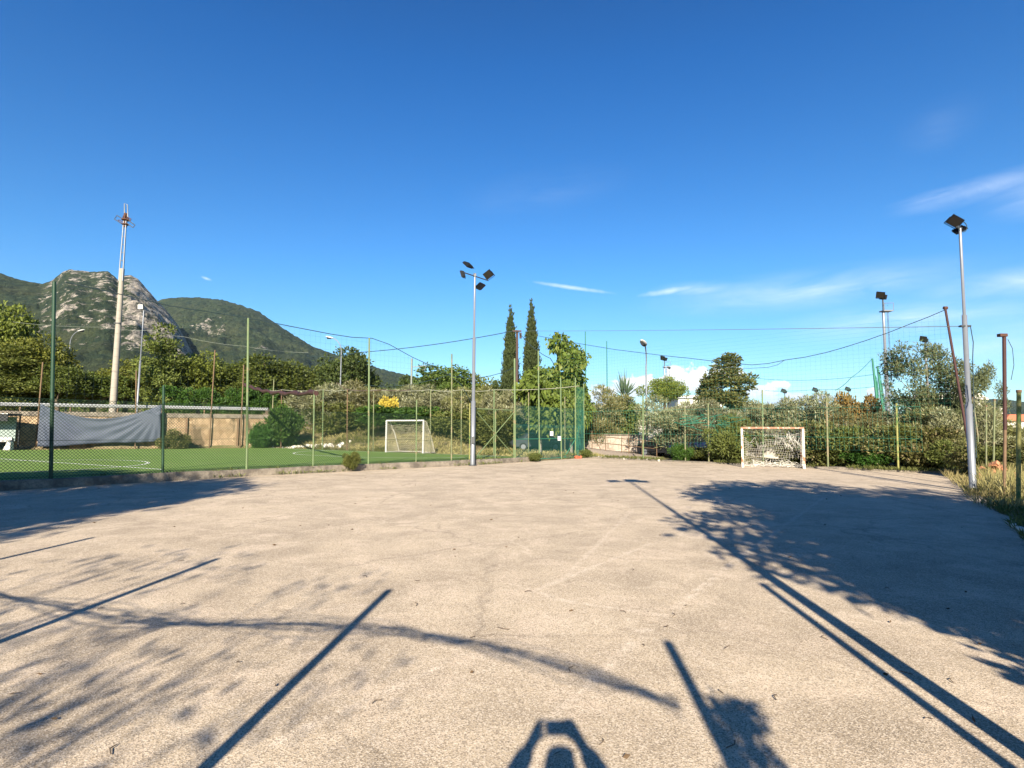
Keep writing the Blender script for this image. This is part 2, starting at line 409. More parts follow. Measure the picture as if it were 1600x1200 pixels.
def oncurb(px, off=.12):
    r = ray(px, 672)
    for a, b in zip(CURB, CURB[1:]):
        d = (b-a).normalized(); n = Vector((-d.y, d.x, 0)); p = online(px, a+n*off, d)
        if -.3 <= (p-a).dot(d) <= (b-a).length+.3 and p.y > 0: return p
    return online(px, a+n*off, d)
POLY = [(-75, -40), (TLL.x, TLL.y), (TC.x, TC.y), (1.6, 34.2), (4.4, 37.9), (18.4, 24.4), (8.75, 9.7), (4.6, 2.0), (1.5, -2.4), (-20, 10), (-40, -40)]
def poly_sd(x, y, poly=POLY):
    x = np.asarray(x, float); y = np.asarray(y, float)
    d = np.full(x.shape, 1e9); ins = np.zeros(x.shape, bool)
    for (ax, ay), (bx, by) in zip(poly, poly[1:]+poly[:1]):
        ex, ey = bx-ax, by-ay; wx, wy = x-ax, y-ay
        t = np.clip((wx*ex+wy*ey)/(ex*ex+ey*ey), 0, 1)
        d = np.minimum(d, np.hypot(wx-ex*t, wy-ey*t))
        c = (ay > y) != (by > y)
        with np.errstate(divide='ignore', invalid='ignore'):
            xi = (bx-ax)*(y-ay)/(by-ay if by != ay else 1e-9)+ax
        ins ^= c & (x < xi)
    return np.where(ins, -d, d)
def hgt(x, y):
    x = np.asarray(x, float); y = np.asarray(y, float)
    d = poly_sd(x, y); a = np.where(y > 1, x/np.maximum(y, 1), np.sign(x)*3.0)
    wl = sstep(-.385, -.425, a); wm = sstep(-.02, -.16, a)*(1-wl); wr = 1-wl-wm
    front = sstep(5, 25, y)
    h = wl*2.95*sstep(1.1, 2.0, d) + wm*(2.0*sstep(.3, 11, d)) + wr*(.25*sstep(1.5, 14, d))
    h = h*front - .06 + .09*sstep(.0, .5, d)
    h = h + np.where(d > .5, (fbm(x*.5, y*.5, 3)-.45)*.28*sstep(.3, 4, d), 0)
    far = np.maximum(0, d-45)
    return h + np.where(a < 0, .035, -.012)*np.minimum(far, 500)*front
def hz(x, y): return float(hgt(np.array([x]), np.array([y]))[0])

# terrain sheet (polar grid about the court)
def terrain():
    ang = np.concatenate([np.arange(-60, 60, .6), np.arange(60, 300, 4.0)]); ang = np.radians(ang)
    rad = np.concatenate([np.arange(1, 70, .75), np.geomspace(70, 6000, 45)])
    A, Rr = np.meshgrid(ang, rad, indexing='ij'); X = np.sin(A)*Rr; Y = np.cos(A)*Rr
    Z = hgt(X.ravel(), Y.ravel()); V = np.stack([X.ravel(), Y.ravel(), Z], 1)
    na, nr = A.shape; i = np.arange(na); j = np.arange(nr-1); I, J = np.meshgrid(i, j, indexing='ij'); I2 = (I+1) % na
    F = np.stack([I*nr+J, I*nr+J+1, I2*nr+J+1, I2*nr+J], -1).reshape(-1, 4)
    V = np.vstack([V, [[0, 0, -.06]]]); me = npmesh('ground', V, F, M['ground'], True)
    bm = bmesh.new(); bm.from_mesh(me); bm.verts.ensure_lookup_table()
    c = bm.verts[len(V)-1]
    for k in range(na): bm.faces.new((c, bm.verts[((k+1) % na)*nr], bm.verts[k*nr])).smooth = True
    bmesh.ops.recalc_face_normals(bm, faces=bm.faces)
    bm.to_mesh(me); bm.free()
    o = bpy.data.objects.new('ground', me); link(o); tag(o, kind='structure'); return o
terrain()

# court sheet and turf
Nn = [(CURB[0].x, CURB[0].y), (-16, -22)]
rough_edge = []
def wob(p, k): return (p[0]+(vnoise(k*.7, 1.3)-.5)*.5, p[1]+(vnoise(k*.7, 8.3)-.5)*.5, 0.0)
right = [(FARR.x, FARR.y), (8.6, 9.6), (2.6, .2), (-5, -10), (-16, -22)]
pts = [(p.x, p.y, 0.0) for p in CURB]
k = 0
for a, b in zip(right, right[1:]):
    for i in range(24):
        t_ = i/24; p = (a[0]+(b[0]-a[0])*t_, a[1]+(b[1]-a[1])*t_); k += 1
        pts.append(wob(p, k) if 0 < k else (*p, 0.0))
pts.append((-16, -22, 0.0))
tag(sheet('court_asphalt', pts[::-1], M['court']), kind='structure')
tp = [CURB[i] for i in range(6)]
turf_pts = [(p.x, p.y, ZT) for p in tp] + [(GE.x, GE.y, ZT), (TC.x, TC.y, ZT), (TLL.x, TLL.y, ZT), (-55, 8, ZT)]
off = [(p + Vector((-.18, .16, 0))) for p in tp]
turf_pts = [(p.x, p.y, ZT-.02) for p in off] + turf_pts[6:]
turf_pts = [(x, y, ZT-.02) for x, y, z in turf_pts]
tag(sheet('artificial_turf', turf_pts[::-1], M['turf']), kind='structure')
# painted lines on the turf
def strip(b, pts, w, z):
    P_ = [Vector((p[0], p[1], z)) for p in pts]; L = []; Rr = []
    for i, p in enumerate(P_):
        d = (P_[min(i+1, len(P_)-1)]-P_[max(i-1, 0)]).normalized(); n = Vector((-d.y, d.x, 0))*w/2
        L.append(p+n); Rr.append(p-n)
    n = len(P_); b.add(L+Rr, [(i+n, i+1+n, i+1, i) for i in range(n-1)])
lb = MB(); zl = ZT-.012
h0, h1 = G(-60, 712.5, ZT), G(256, 733, ZT); strip(lb, [h0, h1], .13, zl)
hd = (h1-h0).normalized(); cc = G(222, 720.3, ZT)-Vector((.62, .78, 0)).normalized()*4.6
cc = cc
strip(lb, [(cc.x+4.6*math.cos(a), cc.y+4.6*math.sin(a)) for a in np.linspace(0, 2*math.pi, 60)], .12, zl)
gl0, gl1 = G(603, 706.5, ZT), G(661, 708.3, ZT); gd = (gl1-gl0).normalized(); gm = (gl0+gl1)/2
if gd.x < 0: gd = -gd
gnn = Vector((gd.y, -gd.x, 0))
if gnn.y > 0: gnn = -gnn
arc = [gm - gd*1.5 + (-gd*math.cos(a)+gnn*math.sin(a))*6 for a in np.linspace(0, math.pi/2, 16)] + [gm + gd*1.5 + (gd*math.sin(a)+gnn*math.cos(a))*6 for a in np.linspace(0, math.pi/2, 16)]
strip(lb, arc, .11, zl); strip(lb, [gm-gd*11, gm+gd*8], .11, zl)
s0 = gm+gnn*6; strip(lb, [s0-gd*.12, s0+gd*.12], .2, zl)
tag(lb.build('turf_marking', M['turfline']), kind='structure')
# curb: a low cast concrete edge, uneven top
cb = MB()
CUR2 = []
for a, b in zip(CURB[:6], CURB[1:6]+[GE]):
    n = max(2, int((b-a).length/1.1))
    for i in range(n): CUR2.append(a+(b-a)*i/n)
prev = None
for i, p in enumerate(CUR2):
    d = (CUR2[min(i+1, len(CUR2)-1)]-CUR2[max(i-1, 0)]).normalized(); n = Vector((-d.y, d.x, 0))
    h = ZT+.05+.03*random.random(); jit = (random.random()-.5)*.035
    prof = [p-n*(.03+jit)+Vector((0, 0, -.1)), p-n*(.01+jit)+Vector((0, 0, h-.02)), p+n*(.02+jit)+Vector((0, 0, h)), p+n*.24+Vector((0, 0, h)), p+n*.25+Vector((0, 0, -.1))]
    if prev is not None:
        cb.add(prev+prof, [(j, j+1, j+6, j+5) for j in range(4)])
    prev = prof
tag(cb.build('kerb', M['curb']), kind='structure')
# far edge kerb of the court, low and broken
cb = MB(); pv = None
for i in range(46):
    p = FARL+fd*(i*.42-.3)+fn*.18
    h = .05+.07*vnoise(i*.6, 2.2); prof = [p-fn*.1+Vector((0, 0, -.1)), p-fn*.09+Vector((0, 0, h)), p+fn*.14+Vector((0, 0, h+.01)), p+fn*.15+Vector((0, 0, -.1))]
    if pv: cb.add(pv+prof, [(j, j+1, j+5, j+4) for j in range(3)])
    pv = prof
tag(cb.build('court_end_kerb', M['curb']), kind='structure')

# track climbing behind the turf goal
def ribbon(name, pts, w, mat, dz=.05):
    b = MB(); P_ = []
    for a, c in zip(pts, pts[1:]):
        for i in range(12): P_.append(Vector(a)+(Vector(c)-Vector(a))*i/12)
    P_.append(Vector(pts[-1])); L = []
    m = 4
    for i, p in enumerate(P_):
        d = (P_[min(i+1, len(P_)-1)]-P_[max(i-1, 0)]); d.z = 0; d.normalize(); n = Vector((-d.y, d.x, 0))
        for j in range(m+1):
            q = p+n*w*(j/m-.5); L.append(Vector((q.x, q.y, hz(q.x, q.y)+dz)))
    fs = [(i*(m+1)+j, (i+1)*(m+1)+j, (i+1)*(m+1)+j+1, i*(m+1)+j+1) for i in range(len(P_)-1) for j in range(m)]
    b.add(L, fs, True); return tag(b.build(name, mat), kind='structure')
ribbon('gravel_track', [(-20.5, 58, 0), (-13, 55, 0), (-5.5, 51.5, 0), (1, 49.5, 0), (8, 50, 0)], 2.6, M['gravel'], .07)

# ------------------------------------------------------------------ hills
def hill(name, prof, D, foot, back, rockf, bump, seed, na=420, nt=120, z0=0.0):
    pxs = [p[0] for p in prof]; pys = [p[1] for p in prof]
    us = np.linspace(pxs[0], pxs[-1], na); ridge_py = np.interp(us, pxs, pys)
    rx = np.empty(na); rz = np.empty(na)
    for i, (u, py) in enumerate(zip(us, ridge_py)):
        q = at(u, py, D); rx[i] = q.x/D; rz[i] = q.z
    ts = np.concatenate([np.linspace(0, 1, nt), np.linspace(1.02, 1.5, 14)])
    U_, T = np.meshgrid(np.arange(na), ts, indexing='ij')
    Dm = foot+(D-foot)*T + np.where(T > 1, (T-1)*2*back, 0)
    X = rx[U_]*Dm; Y = Dm
    Hm = rz[U_]
    prof_t = np.where(T <= 1, np.clip(T, 0, 1)**1.15, np.clip(1-(T-1)*1.6, 0, 1))
    Z = z0+(Hm-z0)*prof_t
    en = np.sin(np.clip(T, 0, 1)*math.pi)**.7
    big = (fbm(X/260, Y/260+seed, 4, seed)-.47); gul = 1-np.abs(fbm(X/95, Y/190, 4, seed+5)*2-.95)*2
    Z = Z + big*en*bump*1.5 + (gul-.4)*en*bump*.55
    tree = fbm(X/13, Y/13, 3, seed+9)-.45
    rock = rockf(us[U_], T, X, Y, Z)
    Z = Z + tree*bump*.16*(1-rock*.4)*sstep(0, .05, T)
    Z = Z + rock*(fbm(X/28, Z/20, 4, seed+3)-.45)*bump*1.1*en
    V = np.stack([X, Y, Z], -1).reshape(-1, 3); n2 = len(ts)
    I, J = np.meshgrid(np.arange(na-1), np.arange(n2-1), indexing='ij')
    F = np.stack([I*n2+J, (I+1)*n2+J, (I+1)*n2+J+1, I*n2+J+1], -1).reshape(-1, 4)
    me = npmesh(name, V, F, M['hill'], True)
    a = me.attributes.new('rock', 'FLOAT', 'POINT'); a.data.foreach_set('value', rock.ravel().astype(np.float32))
    o = bpy.data.objects.new(name, me); link(o); tag(o, kind='structure'); return o

def rock_peak(u, T, X, Y, Z):
    right = sstep(150, 222, u)*.74
    top = sstep(.72, .98, T)*.45*sstep(75, 100, u)
    mid = .36+.35*(fbm(X/70, Y/120, 3, 4)-.4)
    low = sstep(.28, .42, T)
    r = np.maximum(np.maximum(right, top), mid)*low*sstep(20, 80, u)
    return np.clip(r*sstep(315, 300, u)+.0, 0, 1)
def rock_none(u, T, X, Y, Z):
    spot = np.exp(-(((u-325)/34)**2+((T-.62)/.08)**2))*.44 + np.exp(-(((u-415)/25)**2+((T-.40)/.05)**2))*.35
    return np.clip(spot, 0, 1)
hill('wooded_hill', [(180, 520), (215, 486), (255, 467), (280, 464.5), (310, 465), (345, 468), (380, 478), (405, 487), (430, 504), (460, 524), (490, 542), (520, 553), (560, 566), (620, 583), (700, 600), (780, 625), (850, 655)],
     2900, 900, 900, rock_none, 70, 11, 420, 110)
hill('rocky_hill', [(-260, 400), (-120, 412), (-40, 420), (0, 427), (30, 437), (66, 444), (82, 438), (98, 425), (108, 421), (118, 422), (140, 424.5), (168, 424), (178, 431), (184, 438), (192, 431), (205, 430), (216, 436), (228, 450), (246, 470), (262, 487), (276, 505), (290, 530), (305, 556), (330, 600), (360, 660)],
     1750, 560, 500, rock_peak, 46, 3, 460, 130)
hill('distant_hill', [(1330, 668), (1420, 648), (1480, 632), (1540, 623), (1570, 624), (1600, 628), (1680, 634), (1800, 650), (1950, 668)], 3400, 1800, 800, lambda u, T, X, Y, Z: u*0, 45, 21, 160, 50)
hill('low_ridge', [(640, 664), (800, 652), (900, 655), (1000, 650), (1100, 655), (1250, 652), (1400, 660)], 2600, 1500, 600, lambda u, T, X, Y, Z: u*0, 30, 31, 160, 40)

# ------------------------------------------------------------------ sun, sky, camera
SUN_EL = math.atan2(H, 3.6); SUN_AZ = math.atan2(.0742, .997)          # light travels towards azimuth SUN_AZ
sun = bpy.data.lights.new('sun', 'SUN'); sun.energy = 5.0; sun.angle = R(.53); sun.color = (1, .89, .72)
so = bpy.data.objects.new('sun', sun); link(so)
ld = Vector((math.sin(SUN_AZ)*math.cos(SUN_EL), math.cos(SUN_AZ)*math.cos(SUN_EL), -math.sin(SUN_EL)))
so.rotation_euler = ld.to_track_quat('-Z', 'Y').to_euler(); so.location = -ld*60
LDIR = Vector((math.sin(SUN_AZ), math.cos(SUN_AZ), 0)); COT = 1/math.tan(SUN_EL)

w = bpy.data.worlds.new('World'); SC.world = w; w.use_nodes = True; w.node_tree.nodes.clear()
t = NT(w.node_tree); wo = t.n('ShaderNodeOutputWorld')
sky = t.n('ShaderNodeTexSky', {'sky_type': 'NISHITA'}); sky.sun_disc = False
sky.sun_elevation = SUN_EL; sky.sun_rotation = math.pi+SUN_AZ
sky.altitude = 300; sky.air_density = 1.0; sky.dust_density = .15; sky.ozone_density = 1.6
hs = t.n('ShaderNodeHueSaturation'); t.set(hs.inputs['Color'], sky.outputs[0]); hs.inputs['Saturation'].default_value = 1.12
tc = t.n('ShaderNodeTexCoord').outputs['Generated']; sx = t.n('ShaderNodeSeparateXYZ', Vector=tc)
skycol = t.mix(1.0, hs.outputs[0], t.ramp(sx.outputs[2], [(0.0, (.82, 1.04, 1.22)), (.26, (.42, .94, 1.33)), (.55, (.15, .72, 1.27)), (1.0, (.05, .26, .58))]), 'MULTIPLY')
az = t.math('ARCTAN2', sx.outputs[0], sx.outputs[1]); el = t.math('ARCSINE', sx.outputs[2])
def azel(px, py):
    d = ray(px, py).normalized(); return math.atan2(d.x, d.y), math.asin(d.z)
cv = t.n('ShaderNodeCombineXYZ'); t.set(cv.inputs[0], az); t.set(cv.inputs[1], el)
def ellmask(items):
    tot = None
    for px, py, rx, ry, rot in items:
        a0, e0 = azel(px, py); a1, _ = azel(px+rx, py); _, e1 = azel(px, py-ry)
        ra, re = a1-a0, e1-e0
        da = t.math('SUBTRACT', az, a0); de = t.math('SUBTRACT', el, t.math('ADD', e0, t.math('MULTIPLY', da, rot)))
        q = t.math('SQRT', t.math('ADD', t.math('POWER', t.math('DIVIDE', da, ra), 2), t.math('POWER', t.math('DIVIDE', de, re), 2)))
        m_ = t.math('SUBTRACT', 1.0, q); tot = m_ if tot is None else t.math('MAXIMUM', tot, m_)
    return tot
cn = t.noise(cv.outputs[0], 42, 6, .6, .3); cn2 = t.noise(cv.outputs[0], 11, 3, .5)
cum = ellmask([(1075, 592, 75, 27, 0), (1130, 585, 50, 16, 0), (1000, 606, 95, 22, 0), (925, 622, 90, 20, 0), (1190, 612, 50, 14, 0), (1221, 602, 20, 9, 0), (1250, 625, 90, 14, 0), (1372, 615, 32, 13, 0), (650, 600, 90, 9, 0), (760, 615, 60, 18, 0)])
cm = t.math('ADD', cum, t.math('MULTIPLY', t.math('SUBTRACT', cn, .5), 1.9))
cmask = t.ramp(cm, [(.20, 0), (.44, 1)])
a0, e0 = azel(1075, 615)
shade = t.mapr(t.math('ADD', el, t.math('MULTIPLY', t.math('SUBTRACT', cn, .5), .06)), e0-.012, e0+.03, 0, 1)
ccol = t.mix(shade, (6.4, 7.6, 9.6), (11.5, 11.3, 11.0))
mp = t.n('ShaderNodeMapping', Vector=cv.outputs[0]); mp.inputs['Scale'].default_value = (1, 5.2, 1); mp.inputs['Rotation'].default_value = (0, 0, R(-4))
wn = t.noise(mp.outputs[0], 7.0, 7, .62, .7)
wis = ellmask([(1530, 296, 190, 24, .09), (1470, 304, 110, 13, .06), (1680, 280, 220, 60, .1), (1250, 455, 380, 40, .02), (1090, 452, 90, 16, .0), (1600, 440, 320, 36, .02), (1560, 540, 260, 60, 0), (1420, 500, 320, 44, 0)])
faint = ellmask([(850, 300, 160, 44, .12), (1470, 195, 90, 50, .1), (880, 288, 90, 16, .04)])
wis = t.math('MAXIMUM', wis, t.math('MULTIPLY', faint, .24))
wm_ = t.math('MULTIPLY', t.math('MULTIPLY', t.math('POWER', t.math('MAXIMUM', wis, 0.0), 1.35), t.ramp(t.math('ADD', wn, t.math('MULTIPLY', cn2, .35)), [(.42, 0), (.86, 1)])), .47)
trail = ellmask([(890, 449, 78, 4.5, -.155), (322, 435, 11, 3.5, -.2), (1045, 455, 60, 7, .1)])
tm = t.math('MULTIPLY', t.ramp(t.math('ADD', trail, t.math('MULTIPLY', t.math('SUBTRACT', cn, .5), .8)), [(.1, 0), (.9, 1)]), .5)
c2 = t.mix(t.math('MAXIMUM', wm_, tm), skycol, (9.0, 9.8, 10.8))
c3 = t.mix(t.math('MULTIPLY', cmask, .93), c2, ccol)
bg = t.n('ShaderNodeBackground'); t.set(bg.inputs[0], c3); bg.inputs[1].default_value = .050
t.set(wo.inputs[0], bg.outputs[0])

b_ = None
def haze():
    m = bpy.data.materials.new('thin_air'); m.use_nodes = True; m.node_tree.nodes.clear(); t = NT(m.node_tree); o_ = t.n('ShaderNodeOutputMaterial')
    v = t.n('ShaderNodeVolumePrincipled'); v.inputs['Color'].default_value = (.55, .78, 1, 1); v.inputs['Density'].default_value = 2.2e-5; v.inputs['Anisotropy'].default_value = 0.0
    t.nt.links.new(v.outputs[0], o_.inputs['Volume'])
    b = MB(); b.box((0, 0, 420), (15000, 15000, 900)); o = b.build('haze', m); tag(o, 'thin bluish summer air over the whole valley', 'haze', kind='stuff')
haze()
cam = bpy.data.cameras.new('camera'); cam.sensor_width = 36; cam.lens = 36*FPX/1600; cam.clip_start = .02; cam.clip_end = 20000
co = bpy.data.objects.new('camera', cam); link(co)
mm = Matrix((CR, CU, -CF)).transposed().to_4x4(); mm.translation = (0, 0, H); co.matrix_world = mm
SC.camera = co
SC.view_settings.view_transform = 'Standard'; SC.view_settings.look = 'None'; SC.view_settings.exposure = 1.42; SC.view_settings.gamma = 1

# ------------------------------------------------------------------ poles and lamps
def flood_head(parent, loc, aim, size=.42, roll=0.0, mat='lampblack', lens='lampglass', name='lamp_head'):
    # housing with ribs on the back, glass face looking along aim, U bracket
    aim = Vector(aim).normalized(); q = aim.to_track_quat('-Y', 'Z').to_matrix() @ Matrix.Rotation(roll, 3, 'Y'); loc = Vector(loc)
    b = MB(); w_, h_, d_ = size, size*.82, size*.2
    b.box(loc, (w_, d_, h_), q)
    for k in range(6): b.box(loc+q@Vector((w_*(-.4+.16*k), d_*.75, 0)), (w_*.05, d_*.5, h_*.86), q)
    for s in (-1, 1): b.box(loc+q@Vector((s*w_*.53, d_*.4, -h_*.25)), (w_*.05, d_*.3, h_*.75), q)
    b.box(loc+q@Vector((0, d_*.4, -h_*.64)), (w_*1.1, d_*.3, w_*.05), q)
    o = b.build(name, M[mat], parent)
    g = MB(); g.box(loc+q@Vector((0, -d_*.53, 0)), (w_*.9, d_*.08, h_*.88), q); g.build('lens', M[lens], o)
    return o
def stepped_pole(base, top, r0, r1, n=10, steps=3):
    b = MB(); base = Vector(base); top = Vector(top); pts = []; rs = []
    for k in range(steps):
        a = base+(top-base)*(k/steps); c = base+(top-base)*((k+1)/steps); r = r0+(r1-r0)*(k/max(1, steps-1))
        pts += [a, c]; rs += [r, r*.97]
    b.tube([p + (Vector((0, 0, .001))*i) for i, p in enumerate(pts)], rs, n); return b

def centre_pole():
    B = G(738, 727, .02); T = at(742, 430, B.y); B = Vector((T.x-.02, B.y, 0))
    e = empty('floodlight_pole', B, 'tall silver floodlight pole with four black lamps left of the wire gate', 'floodlight')
    h = T.z
    stepped_pole((0, 0, 0), (.02, 0, h), .11, .052, 12, 3).build('pole', M['silver'], e)
    b = MB(); b.tube([(0, 0, -.02), (0, 0, .06)], .2, 12); b.build('base_plate', M['silver_dark'], e)
    bd = Vector((.6, .8, 0)); b = MB(); c = Vector((.02, 0, h-.05)); b.tube([c-bd*.95, c+bd*1.05], .028, 6); b.build('crossbar', M['silver_dark'], e)
    b = MB(); b.box((.02, 0, h), (.14, .14, .16)); b.build('collar', M['silver_dark'], e)
    b = MB(); b.box((.02, -.13, 1.25), (.16, .09, .34)); b.build('junction_box', M['silver_dark'], e)
    flood_head(e, c-bd*.62+Vector((.05, 0, .42)), (-.62, .42, -.78), .46, .1)
    flood_head(e, c-bd*.93+Vector((0, 0, -.10)), (-.95, .25, -.25), .40, .2)
    flood_head(e, c+bd*.98+Vector((.05, 0, .30)), (-.35, -.9, -.6), .46, -.5)
    flood_head(e, c+bd*.45+Vector((0, 0, -.42)), (.45, .75, -.55), .44, -.55)
centre_pole()
def right_pole():
    B = G(1520.5, 768, 0); T = at(1500, 357, B.y)
    e = empty('floodlight_pole', B, 'silver floodlight pole with two black lamps in the dry grass beside the leaning rusty post', 'floodlight')
    top = Vector((T.x-B.x, 0, T.z))
    stepped_pole((0, 0, -.1), top, .095, .042, 12, 3).build('pole', M['silver'], e)
    b = MB(); b.tube([(0, 0, -.05), (0, 0, .1)], .16, 10); b.build('base_plate', M['silver_dark'], e)
    b = MB(); b.box(top+Vector((0, 0, .02)), (.34, .05, .05), rotz(.5)); b.build('crossbar', M['silver_dark'], e)
    flood_head(e, top+Vector((-.20, -.08, .20)), (-.5, -.7, -.6), .36, .75)
    flood_head(e, top+Vector((.07, .12, .0)), (.6, .5, -.6), .30, .6)
    b = MB(); b.tube([top+Vector((.02+.13*math.sin(a), -.08, -.12-.16*math.cos(a)+.14)) for a in np.linspace(0, 5.6, 16)], .012, 5); b.build('cable_loop', M['cable'], e)
    pA = top*.62; b = MB(); b.box(pA, (.3, .12, .05)); b.build('wire_bracket', M['silver_dark'], e)
    b = MB(); b.tube([pA+Vector((.12, -.06, 0)), pA+Vector((.17, -.07, -.5)), pA+Vector((.09, -.11, -1.0)), Vector((.06, -.13, 2.2)), Vector((.06, -.13, 1.0))], .013, 5); b.build('loose_cable', M['cable'], e)
    return B, B+top, B+pA
RPB, RPT, RPA = right_pole()

def street_lamp(px, pybase, pytop, Y, label, armdir=-1, head=.32, rz=0.0):
    T = at(px, pytop, Y); zb = hz(T.x, Y)
    e = empty('street_lamp', (T.x, Y, zb), label, 'street lamp', 'curved street lamps', rz)
    h = T.z-zb; arm = 1.0
    b = MB(); pts = [(0, 0, 0), (0, 0, h*.55), (0, 0, h-1.5)]
    for k in range(1, 8):
        a = k/7*1.25; pts.append((armdir*(1-math.cos(a))*1.25, -.15*k/7, h-1.5+math.sin(a)*1.45))
    b.tube(pts, [.08]+[.065]+[.055]+[.045]*7, 8); b.build('pole', M['silver'], e)
    p = Vector(pts[-1]); q = Matrix.Rotation(armdir*.6, 3, 'Y')
    b = MB(); n = 8; ring = []
    vs = []
    for k in range(7):
        tt = k/6; wd = .17*math.sin(math.pi*min(1, .12+tt*.82))**.7*head/.32; L = armdir*tt*.75*head/.32
        vs.append([p + Vector((L, 0, L*armdir*.25)) + Vector((0, wd*math.cos(a), wd*.55*math.sin(a))) for a in np.linspace(0, 2*math.pi, n, endpoint=False)])
    flat = [x for r in vs for x in r]; b.add(flat, [(i*n+j, i*n+(j+1) % n, (i+1)*n+(j+1) % n, (i+1)*n+j) for i in range(6) for j in range(n)], True)
    b.add(vs[0], [tuple(range(n))]); b.add(vs[-1], [tuple(range(n))])
    o = b.build('lamp_head', M['lampwhite'], e)
    b = MB(); c = p+Vector((armdir*.40*head/.32, 0, .40*.25*head/.32-.07*head/.32)); b.tube([c+Vector((-.2*head/.32, 0, -.02)), c+Vector((.2*head/.32, 0, -.01))], [.09*head/.32, .11*head/.32], 8); b.build('lens', M['lampblack'], o)
street_lamp(1009, 715, 540, 39.5, 'curved street lamp with dark lens in front of the pink stone wall', -1, .42, R(64))
street_lamp(534, 600, 527, 60, 'small curved street lamp above the olive trees left of the turf goal', -1, .34)
street_lamp(111, 628, 516, 60, 'thin curved street lamp among trees beside the concrete mast', 1, .30)

# tall concrete mast with a wrecked lamp crown
def mast():
    Y = 53.0; B0 = at(177, 628, Y); zb = hz(B0.x, Y); T = at(191, 420, Y); T2 = at(196, 345, Y); T3 = at(196.5, 318, Y)
    e = empty('floodlight_mast', (B0.x, Y, zb), 'very tall concrete mast with a rusty broken lamp crown above the road', 'floodlight mast')
    o = Vector((B0.x, Y, zb)); b = MB()
    b.tube([(0, 0, 0), T-o], [.30, .20], 14); b.build('concrete_shaft', M['concrete_pole'], e)
    b = MB(); t1, t2, t3 = T-o, T2-o, T3-o
    for dx, dy in ((-.14, -.1), (.14, -.1), (0, .14)): b.tube([t1+Vector((dx*1.3, dy*1.3, -1.2)), t2+Vector((dx*.8, dy*.8, 0))], .055, 6)
    for k in range(7):
        c = t1+(t2-t1)*(k/6); s = 1.2-.4*k/6; P3 = [c+Vector((dx*s, dy*s, 0)) for dx, dy in ((-.14, -.1), (.14, -.1), (0, .14))]
        b.tube(P3+[P3[0]], .02, 4)
    b.build('steel_top', M['silver'], e)
    b = MB()
    ring = [t2+Vector((.27*math.cos(a), .27*math.sin(a), .1)) for a in np.linspace(0, 2*math.pi, 17)]
    b.tube(ring, .08, 6); b.tube([t2+Vector((.24*math.cos(a), .24*math.sin(a), -.35)) for a in np.linspace(0, 2*math.pi, 17)], .06, 6)
    b.tube([t2+Vector((0, 0, -.6)), t2+Vector((0, 0, .7))], .16, 8)
    for k in range(4): a = k*math.pi/2+.3; b.tube([t2+Vector((.27*math.cos(a), .27*math.sin(a), .1)), t2+Vector((.1*math.cos(a), .1*math.sin(a), .75))], .04, 5)
    b.build('ring', M['rust'], e)
    def bracket(p0, ux, uz, L, wd, mat):
        b = MB(); ux = Vector(ux); p0 = Vector(p0); u = ux.normalized(); s = u.cross(Vector((0, 1, 0))).normalized()*wd
        b.tube([p0, p0+u*L], .04, 5); b.tube([p0+s, p0+u*L+s], .04, 5); b.tube([p0+u*L, p0+u*L+s], .03, 5); b.build('bracket', M[mat], e)
    b = MB(); q = T3-o; c = Vector((t2.x, 0, t2.z+.5)); b.tube([c+Vector((-.12, 0, 0)), Vector((q.x-.12, 0, q.z)), Vector((q.x+.16, 0, q.z-.1)), c+Vector((.22, 0, -.2))], .05, 5); b.build('bracket', M['silver'], e)
    bracket(t2+Vector((-.15, 0, .1)), (-1, 0, .62), 0, .8, .42, 'silver_dark')
    bracket(t2+Vector((-.2, 0, -.15)), (-.9, .2, .5), 0, .6, .14, 'rust')
    bracket(t2+Vector((.1, 0, -.2)), (.85, .1, -.6), 0, .75, .3, 'silver_dark')
    bracket(t2+Vector((.2, -.2, .1)), (.8, -.3, -.4), 0, .6, .2, 'rust')
    b = MB(); b.box(((T-o)*.62+Vector((0, -.2, 0))), (.55, .12, .10)); b.build('clamp', M['silver_dark'], e)
mast()
# white twin-head flood pole on the road at the left
def road_flood():
    Y = 52.0; T = at(223, 480, Y); zb = hz(T.x, Y)
    e = empty('floodlight_pole', (T.x, Y, zb), 'white pole with two pale square floodlights before the rocky peak', 'floodlight')
    h = T.z-zb; stepped_pole((0, 0, 0), (.12, 0, h-.1), .085, .05, 8, 2).build('pole', M['silver'], e)
    flood_head(e, (-.12, -.1, h+.02), (-.1, -.9, -.1), .55, 0, 'silver_dark', 'lampwhite')
    flood_head(e, (.92, .1, h-.75), (.6, .4, -.5), .5, 0, 'silver_dark', 'lampglass')
    b = MB(); b.tube([(.1, 0, h-.3), (.9, .1, h-.55)], .03, 5); b.build('arm', M['silver_dark'], e)
road_flood()
